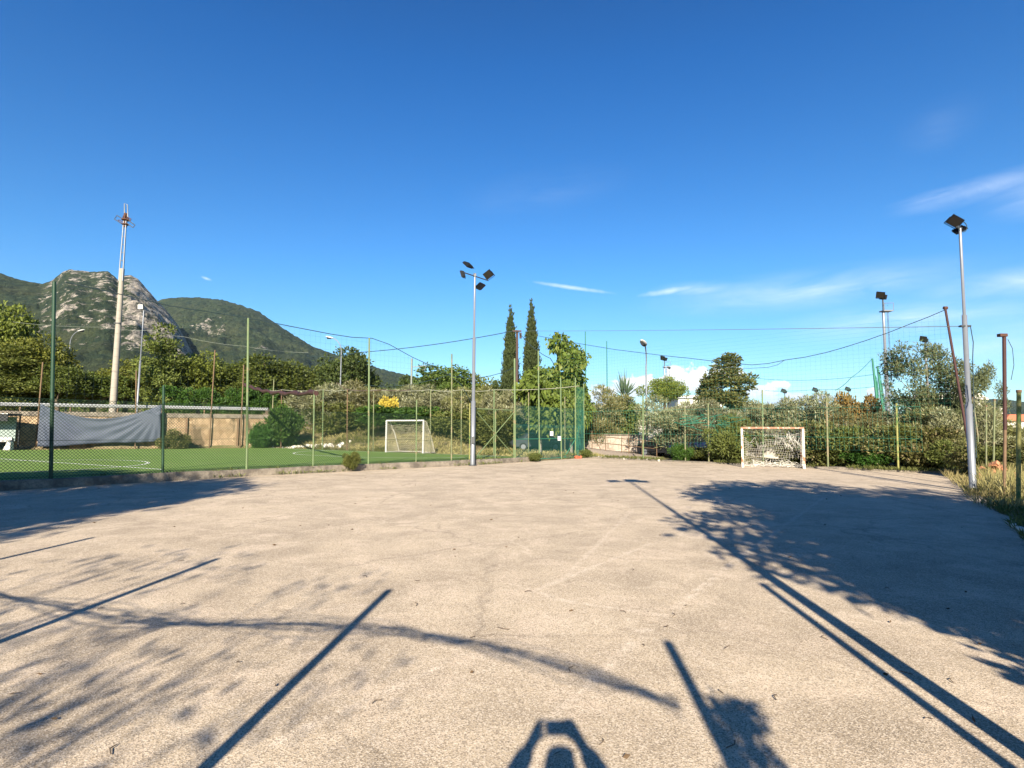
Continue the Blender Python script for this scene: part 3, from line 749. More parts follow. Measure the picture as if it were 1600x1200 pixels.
# far sports field floodlights
def far_flood(px, pytop, Y, label, wd=.25, mat='silver', platform=True, zb=None, aim=(-.7, -.5, -.4)):
    T = at(px, pytop, Y); zb = hz(T.x, Y) if zb is None else zb
    e = empty('stadium_floodlight', (T.x, Y, zb), label, 'floodlight', 'far floodlight towers'); h = T.z-zb
    stepped_pole((0, 0, 0), (0, 0, h*.9), wd, wd*.55, 8, 3).build('tower', M[mat], e)
    b = MB(); b.tube([(0, 0, h*.88), (0, 0, h)], wd*.3, 6); b.build('lamp_stem', M['silver_dark'], e)
    if platform:
        b = MB(); s = wd*4
        b.box((wd*1.2, 0, h*.895), (s, s*.8, .12))
        for x in (-.4, .5): b.tube([(wd*1.2+s*x, -s*.4, h*.895), (wd*1.2+s*x*1.1, -s*.4, h*.895+wd*3.2)], wd*.13, 4)
        b.tube([(wd*1.2-s*.45, -s*.4, h*.895+wd*3.0), (wd*1.2+s*.55, -s*.4, h*.895+wd*3.2)], wd*.11, 4); b.build('platform', M[mat], e)
        b = MB()
        for x in (-.2, .2): b.tube([(wd*1.7+x*wd, -wd*.9, 0), (wd*1.3+x*wd, -wd*.7, h*.88)], wd*.09, 4)
        for k in range(int(h/.8)): b.tube([(wd*1.6-.2*wd-wd*.35*k*.8/h, -wd*.85, k*.8), (wd*1.6+.25*wd-wd*.35*k*.8/h, -wd*.85, k*.8)], wd*.07, 4)
        b.build('ladder', M['silver_dark'], e)
    flood_head(e, (-wd*1.1, -.1, h+.05), aim, wd*3.2, .3); flood_head(e, (wd*.9, .2, h-.1), (.5, .6, -.3), wd*2.4, -.2)
far_flood(1379, 462, 62, 'tall pale floodlight tower with ladder above the brown bushes', .26, 'silver')
far_flood(1445, 530, 74, 'shorter floodlight tower with railed platform behind the grey feathery tree', .24, 'silver')
far_flood(1038, 560, 110, 'far floodlight tower in front of the big cumulus cloud', .3, 'silver')
far_flood(1045.5, 574, 112, 'thinner far floodlight pole right of the cloud tower', .17, 'silver_dark', False)
far_flood(872, 523, 62, 'floodlight poking out above the large-leaved tree top', .16, 'silver_dark', False)
for px, py, lab in ((1226, 611, 'pale green far floodlight nearest the leafy evergreen'), (1275, 609, 'pale green far floodlight above the middle of the olive row'), (1326, 608, 'pale green far floodlight just left of the browning bush')):
    far_flood(px, py, 95, lab, .22, 'green_pale', False, None, (0, -1, 0))

# utility pole and cables
UP = at(808, 516, 50.0); UPB = hz(UP.x, 50)
e = empty('utility_pole', (UP.x, 50, UPB), 'dark utility pole between the two cypresses carrying cables', 'utility pole')
b = MB(); b.tube([(0, 0, 0), (0, 0, UP.z-UPB)], [.14, .10], 8); b.build('pole', M['wood_pole'], e)
b = MB(); b.box((0, -.15, UP.z-UPB-.1), (.75, .12, .12)); b.box((.3, -.15, UP.z-UPB-.5), (.2, .14, .5)); b.build('crossarm', M['wood_pole'], e)
def cable(name, pts, r, label, mat='cable', cat='cable', sag=0.0, seg=14):
    P_ = []
    for a, c in zip(pts, pts[1:]):
        a = Vector(a); c = Vector(c)
        for i in range(seg):
            q = i/seg; P_.append(a+(c-a)*q-Vector((0, 0, sag*4*q*(1-q))))
    P_.append(Vector(pts[-1])); b = MB(); b.tube(P_, r, 5)
    o = b.build(name, M[mat]); return tag(o, label, cat)
cable('overhead_cable', [at(480, 556, 58), at(557, 551, 55), UP], .035, 'dark overhead cable running left from the utility pole', sag=.25)
cable('overhead_cable', [at(560, 600, 62), at(700, 586, 56), (UP.x, 50, UP.z-3.2)], .03, 'lower dark cable left of the cypresses', sag=.6)
cable('overhead_cable', [UP, at(860, 560, 46), at(905, 612, 44)], .028, 'cable dropping from the utility pole into the large-leaved tree', sag=.3)
cable('overhead_wire', [at(815, 517, 49.6), RPA], .011, 'straight thin wire from utility pole to the right silver pole', 'wire_grey', 'wire', .05, 24)

# ------------------------------------------------------------------ fences and nets
def diamond(b, A, B, h, s, r, z0=.05):
    A = Vector(A); B = Vector(B); d = B-A; d.z = 0; L = d.length; d.normalize(); zA, zB = A.z, B.z
    def pt(u, z): return Vector((A.x+d.x*u, A.y+d.y*u, zA+(zB-zA)*u/L+z0+z))
    u = -h
    while u < L:
        a0, a1 = max(u, 0), min(u+h, L)
        if a1 > a0+.01:
            b.tube([pt(a0, a0-u), pt(a1, a1-u)], r, 3, False)
            b.tube([pt(a0, h-(a0-u)), pt(a1, h-(a1-u))], r, 3, False)
        u += s
def netting(b, A, B, top, bot, sp, r, jit=0.0, nseg=1, skip=0.0, rng=random, spz=None):
    A = Vector((A.x, A.y, 0)); B = Vector((B.x, B.y, 0)); d = B-A; L = d.length; d.normalize(); n = max(2, int(L/sp)); nrm = Vector((-d.y, d.x, 0))
    spz = spz or sp
    def P(q, z):
        o = (vnoise(q*L*.9+3, z*.9)-.5)*jit
        return A+d*(q*L)+nrm*float(o)+Vector((0, 0, z))
    mh = max(top(q/n)-bot(q/n) for q in range(n+1)); m = max(2, int(mh/spz))
    for i in range(n+1):
        if rng.random() < skip: continue
        q = i/n; t0, b0 = top(q), bot(q); k = max(1, nseg)
        b.tube([P(q, b0+(t0-b0)*j/k) for j in range(k+1)], r, 3, False)
    for j in range(m+1):
        if rng.random() < skip: continue
        b.tube([P(i/n, bot(i/n)+(top(i/n)-bot(i/n))*j/m) for i in range(0, n+1, max(1, n//30))], r, 3, False)
def post(parent, base, top, r, mat, n=8, name='post', cap=True):
    b = MB(); o = Vector(parent.location); b.tube([Vector(base)-o, Vector(top)-o], [r, r*.95], n)
    return b.build(name, M[mat], parent)

# --- fence along the turf kerb
A0 = oncurb(85, .14)
e = empty('chain_link_fence', (A0.x, A0.y, ZT), 'green chain link fence on the kerb between the court and the artificial turf', 'fence')
fo = Vector(e.location)
spec = [(-190, 600, .035, 'green_dark'), (85, 440, .052, 'green_dark'), (258, 602, .042, 'green_dark'), (388, 497, .045, 'green_pale'), (491, 612, .036, 'green_pale'), (577, 528, .042, 'green_pale'),
        (651, 625, .032, 'green_pale'), (706, 553, .038, 'green_old'), (734, 630, .032, 'yellow_green')]
FP = []
for px, py, r, mt in spec:
    p = oncurb(px, .14) if px > -100 else Vector((-19.5, 10.2, 0)); q = at(px, py, p.y)
    lean = {85: .0, 258: -.05}.get(px, 0)
    z = q.z if px > -100 else 2.7
    post(e, (p.x, p.y, .1), (p.x+(q.x-p.x if px > -100 else 0)+lean, p.y, z), r, mt); FP.append(Vector((p.x, p.y, ZT)))
hs_ = [2.35, 2.35, 2.35, 2.3, 2.2, 2.2, 2.1, 2.0]
b = MB()
for a, c, h in zip(FP, FP[1:], hs_): diamond(b, a-fo, c-fo, h, .094, .0062)
b.build('chain_link', M['wire'], e)
b = MB()
for a, c, h in zip(FP, FP[1:], hs_):
    for z in (.12, h*.5, h+.05): b.tube([a-fo+Vector((0, 0, z)), c-fo+Vector((0, 0, z))], .006, 4)
b.build('tension_wire', M['wire'], e)
# ball-stop net and its sagging rope over the same posts
def ropepts(lst):
    out = []
    for px, py in lst:
        p = oncurb(px, .2); q = at(px, py, p.y); out.append(q)
    return out
RP = ropepts([(103, 441), (180, 458), (266, 478), (330, 488), (394, 498), (460, 511), (517, 522), (550, 527), (581, 528.5), (608, 538), (644, 558), (677, 573), (700, 585), (720, 600), (736, 628)])
e = empty('ball_stop_net', (RP[4].x, RP[4].y, ZT), 'thin dark ball net sagging from its rope above the turf kerb fence', 'ball net')
fo = Vector(e.location); b = MB(); b.tube([p-fo for p in RP], .016, 5); b.build('rope', M['cable'], e)
b = MB()
for a, c in zip(RP[0:], RP[1:]):
    n = max(1, int((Vector((c.x, c.y, 0))-Vector((a.x, a.y, 0))).length/.2))
    for i in range(n):
        p = a+(c-a)*i/n
        if p.z > 2.7: b.tube([p-fo, Vector((p.x, p.y, 2.55))-fo], .0018, 3, False)
for j in range(1, 22):
    z = 2.55+j*.25; run = []
    for a, c in zip(RP, RP[1:]):
        if min(a.z, c.z) > z: run += [Vector((a.x, a.y, z))-fo, Vector((c.x, c.y, z))-fo]
    if len(run) > 1: b.tube([run[0]]+run[1::2], .0018, 3, False)
b.build('netting', M['cable'], e)

# rust red rolled net hanging from the kerb fence across to the far posts
pa, pb = at(494, 614.5, oncurb(491).y), at(381, 601, 44.5)
b = MB(); b.tube([pa+(pb-pa)*q+Vector((0, 0, -.25*math.sin(math.pi*q)+.05*math.sin(q*40))) for q in np.linspace(0, 1, 24)], [.10+.035*math.sin(k*2.1) for k in range(24)], 7)
tag(b.build('rolled_net', M['rust_red']), 'long rust red roll of net slung across the turf from a short green post', 'net')
# pale cable carried over the far goal-end posts
# --- fence at the far end behind the turf goal
GA, GB = TC+ged*-.3+Vector((0, .5, 0)), GE+Vector((-.4, .55, 0))
e = empty('goal_end_fence', ((GA.x+GB.x)/2, (GA.y+GB.y)/2, 0), 'tall green netted fence with rusty posts behind the white turf goal', 'fence')
fo = Vector(e.location); TP = []
for px, mt in ((440, 'rust_brown'), (505, 'green_pale'), (543, 'rust_brown'), (584, 'green_old'), (673, 'green_old'), (721, 'green_old'), (772, 'green_pale')):
    p = online(px, GA, (GB-GA).normalized()); q = at(px, 609, p.y); TP.append(q)
    zg = hz(p.x, p.y); post(e, (p.x, p.y, zg-.1), q, .042, mt)
b = MB(); rr = [TP[0]+(TP[0]-TP[1])*.4]+TP+[at(905, 603, 36.6)]
for a, c in zip(rr, rr[1:]): b.tube([a-fo+(c-a)*q-Vector((0, 0, .1*4*q*(1-q))) for q in np.linspace(0, 1, 7)], .018, 5)
b.build('rope', M['rope_pale'], e)
b = MB(); netting(b, rr[0], TP[-1], lambda q: 4.55-.9*(1-q)*0, lambda q: .55+1.35*(1-q), .20, .0040, .2); b.build('netting', M['net_teal'], e)
b = MB(); netting(b, rr[0], TP[-1], lambda q: 3.1, lambda q: 1.5+.5*(1-q), .12, .0050, .5); b.build('shade_net', M['net_teal'], e)
# sagging loose edge
cable('loose_rope', [at(527, 598, 43), at(545, 609, 42.5), at(600, 609, 41), at(640, 609, 39.5)], .03, 'dark loose rope sagging over the netted fence left of the yellow bush', 'wood_pole', 'rope', .08)

# --- far touchline posts: tall rusty posts on the road side
e = empty('touchline_fence', (TL.x, TL.y, 0), 'row of tall rusty posts along the far side of the turf', 'fence')
tn = Vector((-tld.y, tld.x, 0))
for px, py, pyb, mt in ((-25, 560, 0, 'rust_brown'), (67, 566, 0, 'rust_brown'), (213, 579, 0, 'rust_brown'), (336, 547, 0, 'rust_brown'), (381, 570, 0, 'rust_brown'), (428, 593, 0, 'green_old')):
    p = online(px, TL+tn*.7, tld); q = at(px, py, p.y); zb = .1
    dx = {67: -.45, 336: -.42, 381: -.25, 428: -.2}.get(px, 0)
    post(e, (p.x+dx, p.y, zb), q, .05, mt)
b = MB()
p0, p1 = online(-25, TL+tn*.7, tld), online(428, TL+tn*.7, tld)
for z0_, z1_ in ((3.4, 3.3), (1.8, 1.8)): b.tube([Vector((p0.x, p0.y, z0_))-TL, Vector((p1.x, p1.y, z1_))-TL], .012, 4)
b.build('tension_wire', M['wire_grey'], e)
cable('overhead_wire', [at(20, 503, 46), at(160, 511, 47), at(240, 516, 48), at(287, 526, 48), at(383, 541, 49), at(482, 551, 50)], .011, 'thin pale wire crossing in front of the rocky peak at mid height', 'wire_grey', 'wire', .12)

# banner
def banner():
    n, m = 60, 18; ptl, ptr, pbr, pbl = (64, 631), (253, 632), (250, 689), (58, 698)
    V = []; Y0, Y1 = online(62, TL+tn*.5, tld), online(251, TL+tn*.5, tld)
    for i in range(n+1):
        u = i/n; X = Y0+(Y1-Y0)*u
        sag = 23*(1-abs(2*u-1)**1.9)*(1.05-.12*u)
        tpy = ptl[1]+(ptr[1]-ptl[1])*u+sag; bpy_ = pbl[1]+(pbr[1]-pbl[1])*u+.8*math.sin(u*9)
        px = ptl[0]+(ptr[0]-ptl[0])*u; pbx = pbl[0]+(pbr[0]-pbl[0])*u
        a = at(px, tpy, X.y); c = at(pbx, bpy_, X.y)
        for j in range(m+1):
            v = j/m; p = a+(c-a)*v
            # folds radiating from the two top corners
            dl, dr = math.hypot(u*3, v), math.hypot((1-u)*3, v); al, ar = math.atan2(v, u*3), math.atan2(v, (1-u)*3)
            f = .10*math.sin(al*22)*math.exp(-dl*1.0)*min(1, dl*4) + .15*math.sin(ar*26)*math.exp(-dr*.9)*min(1, dr*4)
            f += .09*math.sin((v*5+abs(u-.5)*5))*math.exp(-((u-.48)*2.6)**2) + .04*vnoise(u*14, v*5)
            V.append((p.x, p.y-.05+float(f), p.z))
    F = [(i*(m+1)+j, i*(m+1)+j+1, (i+1)*(m+1)+j+1, (i+1)*(m+1)+j) for i in range(n) for j in range(m)]
    b = MB(); b.add(V, F, True); o = b.build('banner', M['banner'])
    s = o.modifiers.new('cloth_thickness', 'SOLIDIFY'); s.thickness = .012
    tag(o, 'wide grey blue cloth sheet sagging between two posts across the far side of the turf', 'sheet')
banner()

# retaining wall carrying the road, guardrail
def wall_strip(b, A, B, z0, z1, th, n=1):
    d = (B-A).normalized(); nn = Vector((-d.y, d.x, 0))*th/2
    vs = []
    for p in (A, B):
        for s in (-1, 1):
            for z in (z0, z1): vs.append((p.x+nn.x*s, p.y+nn.y*s, z))
    b.add(vs, [(0, 1, 3, 2), (4, 6, 7, 5), (0, 4, 5, 1), (2, 3, 7, 6), (0, 2, 6, 4), (1, 5, 7, 3)])
WA, WB = online(-60, TL+tn*1.35, tld), online(418, TL+tn*1.35, tld)
WA2 = WA-tld*25
b = MB(); wall_strip(b, WA2, WB, -.2, 2.62, .45)
rw = empty('retaining_wall', (WB.x, WB.y, 0), 'ochre stone retaining wall under the road on the far side of the turf', 'retaining wall')
o = b.build('stone_face', M['stonewall'], None); o.parent = rw; o.matrix_parent_inverse = Matrix.Translation(-Vector((WB.x, WB.y, 0)))
b = MB(); wall_strip(b, WA2, WB+tld*.1, 2.62, 2.95, .62); o = b.build('coping', M['curb'], rw); o.matrix_parent_inverse = Matrix.Translation(-Vector((WB.x, WB.y, 0)))
b = MB()
for px in (292, 372): p = online(px, TL+tn*1.05, tld); b.box((p.x, p.y-.02, 1.3), (.16, .10, 2.6))
o = b.build('drain_pipe', M['rust_brown'], rw); o.matrix_parent_inverse = Matrix.Translation(-Vector((WB.x, WB.y, 0)))
e = empty('guardrail', (WB.x, WB.y, 2.9), 'grey steel guardrail along the road above the stone retaining wall', 'guardrail')
b = MB(); ga, gb = WA2+tn*.5, WB+tn*.5
prof = [(-.03, .42), (.03, .47), (-.03, .53), (.03, .60), (-.03, .68), (-.05, .68), (-.05, .42)]
vs = [];
for p in (ga, gb):
    for o_, z in prof: vs.append(Vector((p.x-tn.x*o_, p.y-tn.y*o_, z+2.9))-Vector(e.location))
k = len(prof); b.add(vs, [(i, (i+1) % k, (i+1) % k+k, i+k) for i in range(k)]); b.build('rail', M['roadmetal'], e)
L = (gb-ga).length
for i in range(int(L/3)): b = MB(); p = ga+(gb-ga).normalized()*(i*3+1)+tn*.12; b.box(Vector((p.x, p.y, 3.2))-Vector(e.location), (.1, .1, .8)); b.build('rail_post', M['rust_brown'], e)

# dugout at the left edge
def dugout():
    Y = 39.8; p = G(0, 697, ZT); base = Vector((at(10, 690, Y).x, Y, ZT)); d = Vector((.93, .36, 0)); rz = math.atan2(d.y, d.x)
    e = empty('dugout', base, 'team shelter with dark roof and white bench at the left end of the turf', 'dugout', rz=rz*.4)
    s = Y/900
    b = MB(); b.box((-2.7, .35, 2.46), (5.8, 1.4, .10)); b.box((-2.7, -.32, 2.24), (5.8, .06, .50)); b.build('roof', M['dugroof'], e)
    b = MB(); b.box((-2.7, -.35, 2.5), (5.8, .05, .04)); b.build('roof_edge', M['dugwhite'], e)
    b = MB(); b.box((-2.8, .85, 1.45), (5.6, .05, 1.7)); b.build('back_panel', M['duggrey'], e)
    b = MB(); b.box((-2.8, .45, .62), (5.6, .45, .10)); b.box((-2.8, .66, .78), (5.4, .05, .20)); b.build('bench_seat', M['dugwhite'], e)
    for x in (-4.8, -2.3, -.15):
        b = MB(); b.prism([(x-.22, 0), (x+.22, 0), (x+.22, .57), (x+.02, .57)], .28, .62); b.build('bench_leg', M['dugwhite'], e)
    for x in (-5.3, -2.4, .15):
        b = MB(); b.tube([(x, .95, 0), (x, .95, 2.36)], .05, 6); b.build('post', M['dugroof'], e)
dugout()
# --- wire gate in the kerb fence
def gate():
    a, c = oncurb(743, .1), oncurb(803, .1); zt = at(773, 640, (a.y+c.y)/2).z
    e = empty('wire_gate', (a.x, a.y, .1), 'pale green wire gate with X bracing right of the four-lamp pole', 'gate'); o = Vector(e.location)
    def V(p, z): return Vector((p.x, p.y, z))-o
    b = MB()
    for p, q in ((V(a, .12), V(a, zt)), (V(c, .12), V(c, zt)), (V(a, zt), V(c, zt))): b.tube([p, q], .035, 6)
    b.build('gate_frame', M['green_pale'], e)
    m_ = (a+c)/2; b = MB(); b.tube([V(m_, .12), V(m_, zt)], .035, 6); b.build('middle_post', M['green_pale'], e)
    for p, q in ((V(a, .35), V(c, zt-.1)), (V(a, zt-.1), V(c, .35))):
        b = MB(); b.tube([p+Vector((0, -.03, 0)), q+Vector((0, -.03, 0))], .028, 5); b.build('brace', M['green_pale'], e)
    b = MB(); d = (c-a); L = d.length; diamond(b, V(a, .1), V(c, .1), zt-.15, .1, .0035); b.build('chain_link', M['wire'], e)
    b = MB(); b.box(V(m_, .03), (L, .10, .08), rotz(math.atan2(d.y, d.x))); b.build('sill', M['rust_brown'], e)
gate()
# --- green mesh enclosure in the corner
def enclosure():
    pts = [oncurb(805, .1), oncurb(843, .1), oncurb(877, .1), oncurb(899, .1), Vector((4.75, 37.9, 0))]
    e = empty('mesh_panel_fence', pts[0], 'dark green mesh fence with tall pale posts at the far left corner of the court', 'fence'); o = Vector(e.location)
    tops = [(804, 560), (841, 548), (876, 590), (899, 590), (912, 600)]; rad = [.055, .045, .04, .04, .04]
    for p, (px, py), r in zip(pts, tops, rad):
        q = at(px, py, p.y); post(e, (p.x, p.y, 0), (q.x, p.y, q.z), r, 'green_pale')
    b = MB()
    for a, c in zip(pts, pts[1:]):
        netting(b, a-o, c-o, lambda q: 2.05, lambda q: .12, .085, .0062, spz=.48)
    b.build('bar_panel', M['net_teal'], e)
    b = MB()
    for a, c in zip(pts, pts[1:]): netting(b, a-o, c-o, lambda q: 3.1, lambda q: 1.9, .09, .0050, .15)
    b.build('shade_net', M['net_teal'], e)
    b = MB()
    for a, c in zip(pts, pts[1:]):
        for z in (.10, 1.25): b.tube([a-o+Vector((0, 0, z)), c-o+Vector((0, 0, z))], .022, 5)
    b.tube([pts[3]-o+Vector((0, -.02, 1.2)), pts[2]-o+(pts[3]-pts[2])*.2+Vector((0, -.02, .1))], .025, 5)
    b.build('rail', M['green_teal'], e)
    b = MB(); a = pts[4]
    top = [pts[3]-o+Vector((0, 0, 4.6)), pts[4]-o+Vector((0, 0, 4.3))]
    netting(b, pts[3]-o, pts[4]-o, lambda q: 4.5, lambda q: .1, .10, .004, .25); b.build('corner_netting', M['net_green'], e)
    # two plates wired to the mesh
    for px, py, w_, lab in ((862, 677.5, .34, 'small white plate, upper left one on the green mesh fence'), (874, 685, .34, 'small white plate, lower right one on the green mesh fence')):
        A_, B_ = pts[1], pts[2]; d = (B_-A_).normalized(); p = online(px, A_, d); q = at(px, py, p.y-.06)
        b = MB(); b.box(q, (w_*.95, .012, .26), rotz(math.atan2(d.y, d.x))); tag(b.build('sign_plate', M['sign']), lab, 'sign', 'white plates on the green mesh')
    # inner posts
    for px, py, lab in ((826, 612, 'thin pale post inside the green mesh enclosure under the leafy tree'), (882.5, 620, 'thin pale green post right behind the two white plates')):
        Y = 39.5; q = at(px, py, Y); b = MB(); b.tube([(q.x, Y, .0), q], .04, 6); tag(b.build('fence_post', M['green_old']), lab, 'post')
enclosure()

# --- fence along the far end of the court
e = empty('court_end_fence', onfar(1190), 'line of slim pale posts with green net along the far end behind the rusty goal', 'fence'); fo = Vector(e.location)
for px, py, r, mt in ((1004.5, 616, .045, 'green_pale'), (1070, 630, .045, 'green_old'), (1106.5, 630, .045, 'green_old'), (1191, 609, .04, 'green_pale'), (1291.5, 621, .045, 'green_old'), (1400.5, 630, .042, 'yellow_green')):
    p = onfar(px, .3); q = at(px, py, p.y); post(e, (p.x, p.y, -.05), q, r, mt)
NL, NR = onfar(912, .3), onfar(1440, .3)
b = MB()
for z in (1.55, 2.95): b.tube([Vector((NL.x, NL.y, z))-fo, onfar(1108, .3)+Vector((0, 0, z))-fo, Vector((NR.x, NR.y, z-.1))-fo], .008, 4)
b.build('tension_wire', M['net_green'], e)
b = MB(); netting(b, NL-fo, NR-fo, lambda q: 2.9+.2*math.sin(q*15), lambda q: .9, .20, .0034, .3); b.build('netting', M['net_green'], e)
# bunches of green net caught on the posts
b = MB(); q = at(1106, 660, onfar(1106, .3).y)
for k in range(26):
    r_ = random.Random(k); a = q+Vector((r_.uniform(-1.6, 1.4), r_.uniform(-.1, .1), r_.uniform(-.25, .45))); b.tube([a, a+Vector((r_.uniform(-.7, .7), r_.uniform(-.1, .2), r_.uniform(-.35, .2))), a+Vector((r_.uniform(-1, 1), 0, r_.uniform(-.5, .1)))], .014, 4)
tag(b.build('bunched_net', M['net_green']), 'green net bunched and torn on the posts left of the rusty goal', 'net')
# big ball-stop net of the court end with sagging rope
rope = [(1477, 484), (1450, 495.5), (1420, 507), (1386, 520.5), (1350, 533), (1315, 544), (1290, 551), (1258, 558), (1230, 562), (1200, 568), (1175, 570), (1145, 568), (1080, 560), (1040, 556), (960, 546), (900, 536), (842, 525)]
RP = []
for px, py in rope: p = onfar(px, .7); RP.append(at(px, py, p.y))
RP = [RP[0]+Vector((0, -1.2, 0))*0]+RP[1:]
e = empty('ball_stop_net', onfar(1290, .7), 'large thin ball net hanging from a sagging rope over the far end of the court', 'ball net'); fo = Vector(e.location)
b = MB(); b.tube([p-fo for p in RP], .017, 5); b.build('rope', M['cable'], e)
b = MB(); sub = at(1227, 562, onfar(1227, .7).y)
b.tube([p-fo for p in (sub, at(1215, 570, onfar(1215, .7).y), at(1200, 574, onfar(1200, .7).y), at(1172, 575.5, onfar(1172, .7).y), at(1120, 574, onfar(1120, .7).y))], .012, 5); b.build('lower_rope', M['cable'], e)
b = MB()
for a, c in zip(RP, RP[1:]):
    L = math.hypot(c.x-a.x, c.y-a.y); n = max(1, int(L/.2))
    for i in range(n):
        p = a+(c-a)*i/n
        b.tube([p-fo, Vector((p.x, p.y, 2.4))-fo], .0022, 3, False)
for j in range(1, 30):
    z = 2.4+j*.2; run = []
    for p, q in zip(RP, RP[1:]):
        if min(p.z, q.z) > z: run += [p, q]
    if len(run) > 2: b.tube([Vector((p.x, p.y, z))-fo for p in [run[0]]+run[1::2]], .0022, 3, False)
b.build('netting', M['net_green'], e)
for zz, pa_ in (((1165, 592), (1360, 586)), ((1185, 609), (1360, 604))): pass
cable('net_wire', [at(1172, 590, 27.5), at(1260, 594, 26.5), at(1366, 585, 25.2)], .010, 'upper of two thin sagging wires in front of the small white clouds', 'net_green', 'wire', .05)
cable('net_wire', [at(1195, 610, 27.5), at(1270, 609, 26.5), at(1366, 604, 25.2)], .008, 'lower of two thin sagging wires in front of the small white clouds', 'net_green', 'wire', .05)

# leaning rusty pole holding the rope
T = RP[0]; B = Vector((at(1524, 740, 18.4).x, 18.4, 0)); K = at(1512, 600, 19.8)
e = empty('leaning_post', B, 'rusty post leaning away from the silver pole with a rope at its top', 'post')
b = MB(); T0 = at(1477, 482, 21.2); b.tube([(0, 0, 0), T0-B], [.042, .04], 8); b.build('post', M['rust_red'], e)
b = MB(); b.tube([T0-B+Vector((-.06, 0, .02)), T0-B+Vector((.07, 0, .02))], .06, 8); b.build('cap', M['rust'], e)
cable('tie_rope', [T0, RP[0]], .014, 'short rope tying the leaning rusty post to the ball net', 'cable', 'rope')
# posts along the right side of the court
rp = [(1509, 704, 1503.5, 618, .026, 'rust_brown', 'thin brown post in the bushes left of the silver pole', .0),
      (1530, 742, 1520, 622, .028, 'green_old', 'bent greenish post just right of the silver pole', .02),
      (1541, 752, 1541, 635, .027, 'green_old', 'short olive green post among dry grass, second right of the silver pole', .0),
      (1552, 757, 1554, 625, .030, 'green_old', 'olive green post with a knob left of the tall red brown post', .0),
      (1569, 779, 1569, 525, .038, 'rust_red', 'tallest red brown post at the right side with a loose wire at its top', .0),
      (1591, 797, 1592, 612, .044, 'yellow_green', 'thick yellow green post at the right edge of the photo', .0)]
for px, pyb, pxt, pyt, r, mt, lab, bend in rp:
    B = G(px, pyb, 0); q = at(pxt, pyt, B.y); z = hz(B.x, B.y)-.05
    e = empty('fence_post', (B.x, B.y, z), lab, 'post', 'old posts on the right side'); h = q.z-z
    b = MB(); dx = q.x-B.x
    if mt == 'rust_red':
        b.tube([(0, 0, 0), (dx*.5, 0, h*.42)], r, 8); b.build('lower_shaft', M['rust_brown'], e); b = MB()
        b.tube([(dx*.5, 0, h*.42), (dx, 0, h)], r*1.15, 8); b.build('upper_shaft', M['rust_red'], e)
        b = MB(); b.tube([(dx+.05, -.05, h-.1), (dx+.16, -.05, h-.35), (dx+.17, -.05, h-.8), (dx+.06, -.06, h-1.2)], .01, 4); b.build('loose_wire', M['cable'], e)
        b = MB(); b.box((dx-.05, 0, h+.02), (.2, .12, .08)); b.build('cap', M['rust'], e)
    else:
        b.tube([(0, 0, 0), (dx*.5+bend*4, 0, h*.5), (dx, 0, h)], r, 8); b.build('shaft', M[mt], e)
        b = MB(); b.tube([(dx, 0, h-.02), (dx, 0, h+.04)], r*1.2, 8); b.build('cap', M['rust_brown'], e)
# green net posts far right
for px, pyt, pyb, lab in ((1363, 560, 634, 'green post wrapped in gathered net left of the tall pale tower'), (1371, 572, 634, 'second green net post close against the pale tower')):
    Y = 40; q = at(px, pyt, Y); p = at(px+8, pyb, Y); e = empty('net_post', (p.x, Y, .2), lab, 'post', 'green net posts'); o = Vector(e.location)
    b = MB(); b.tube([(0, 0, 0), Vector((p.x, Y, p.z))-o, q-o], [.09, .09, .06], 6); b.build('post', M['green_teal'], e)
    b = MB()
    for k in range(14):
        r_ = random.Random(k+px); z0_ = r_.uniform(.3, .95); c = p+(q-p)*z0_-o; b.tube([c+Vector((r_.uniform(-.06, .08), 0, 0)), c+Vector((r_.uniform(-.02, .22), -.05, -.7)), c+Vector((r_.uniform(.1, .35), 0, -1.5))], .018, 4)
    b.build('gathered_net', M['net_green'], e)
cable('net_wire', [at(1363, 560, 40), at(1330, 590, 40), at(1305, 610, 41)], .02, 'thin rope running down left from the green net post', 'net_green', 'wire', .1)
for px, py, Y, lab in ((914.5, 518, 48, 'taller of two slim dark posts right of the large-leaved tree'), (948, 533, 52, 'shorter of two slim dark posts right of the large-leaved tree')):
    q = at(px, py, Y); b = MB(); b.tube([(q.x, Y, hz(q.x, Y)), q], [.06, .05], 6); tag(b.build('net_mast', M['green_teal']), lab, 'post', 'slim dark posts')
# electricity pole with side arm in front of the far slope
q = at(643.5, 560, 66); zb = hz(q.x, 66); e = empty('utility_pole', (q.x, 66, zb), 'grey pole with a side arm in front of the far mountain slope', 'utility pole')
b = MB(); b.tube([(0, 0, 0), (0, 0, q.z-zb)], .12, 6); b.build('pole', M['wire_grey'], e)
b = MB(); b.tube([(0, 0, q.z-zb-1.0), (1.2, 0, q.z-zb-.9), (1.6, 0, q.z-zb-.8)], .05, 5); b.tube([(1.2, 0, q.z-zb-1.35), (1.5, 0, q.z-zb-1.3), (1.65, 0, q.z-zb-.85)], .03, 5); b.build('arm', M['wire_grey'], e)

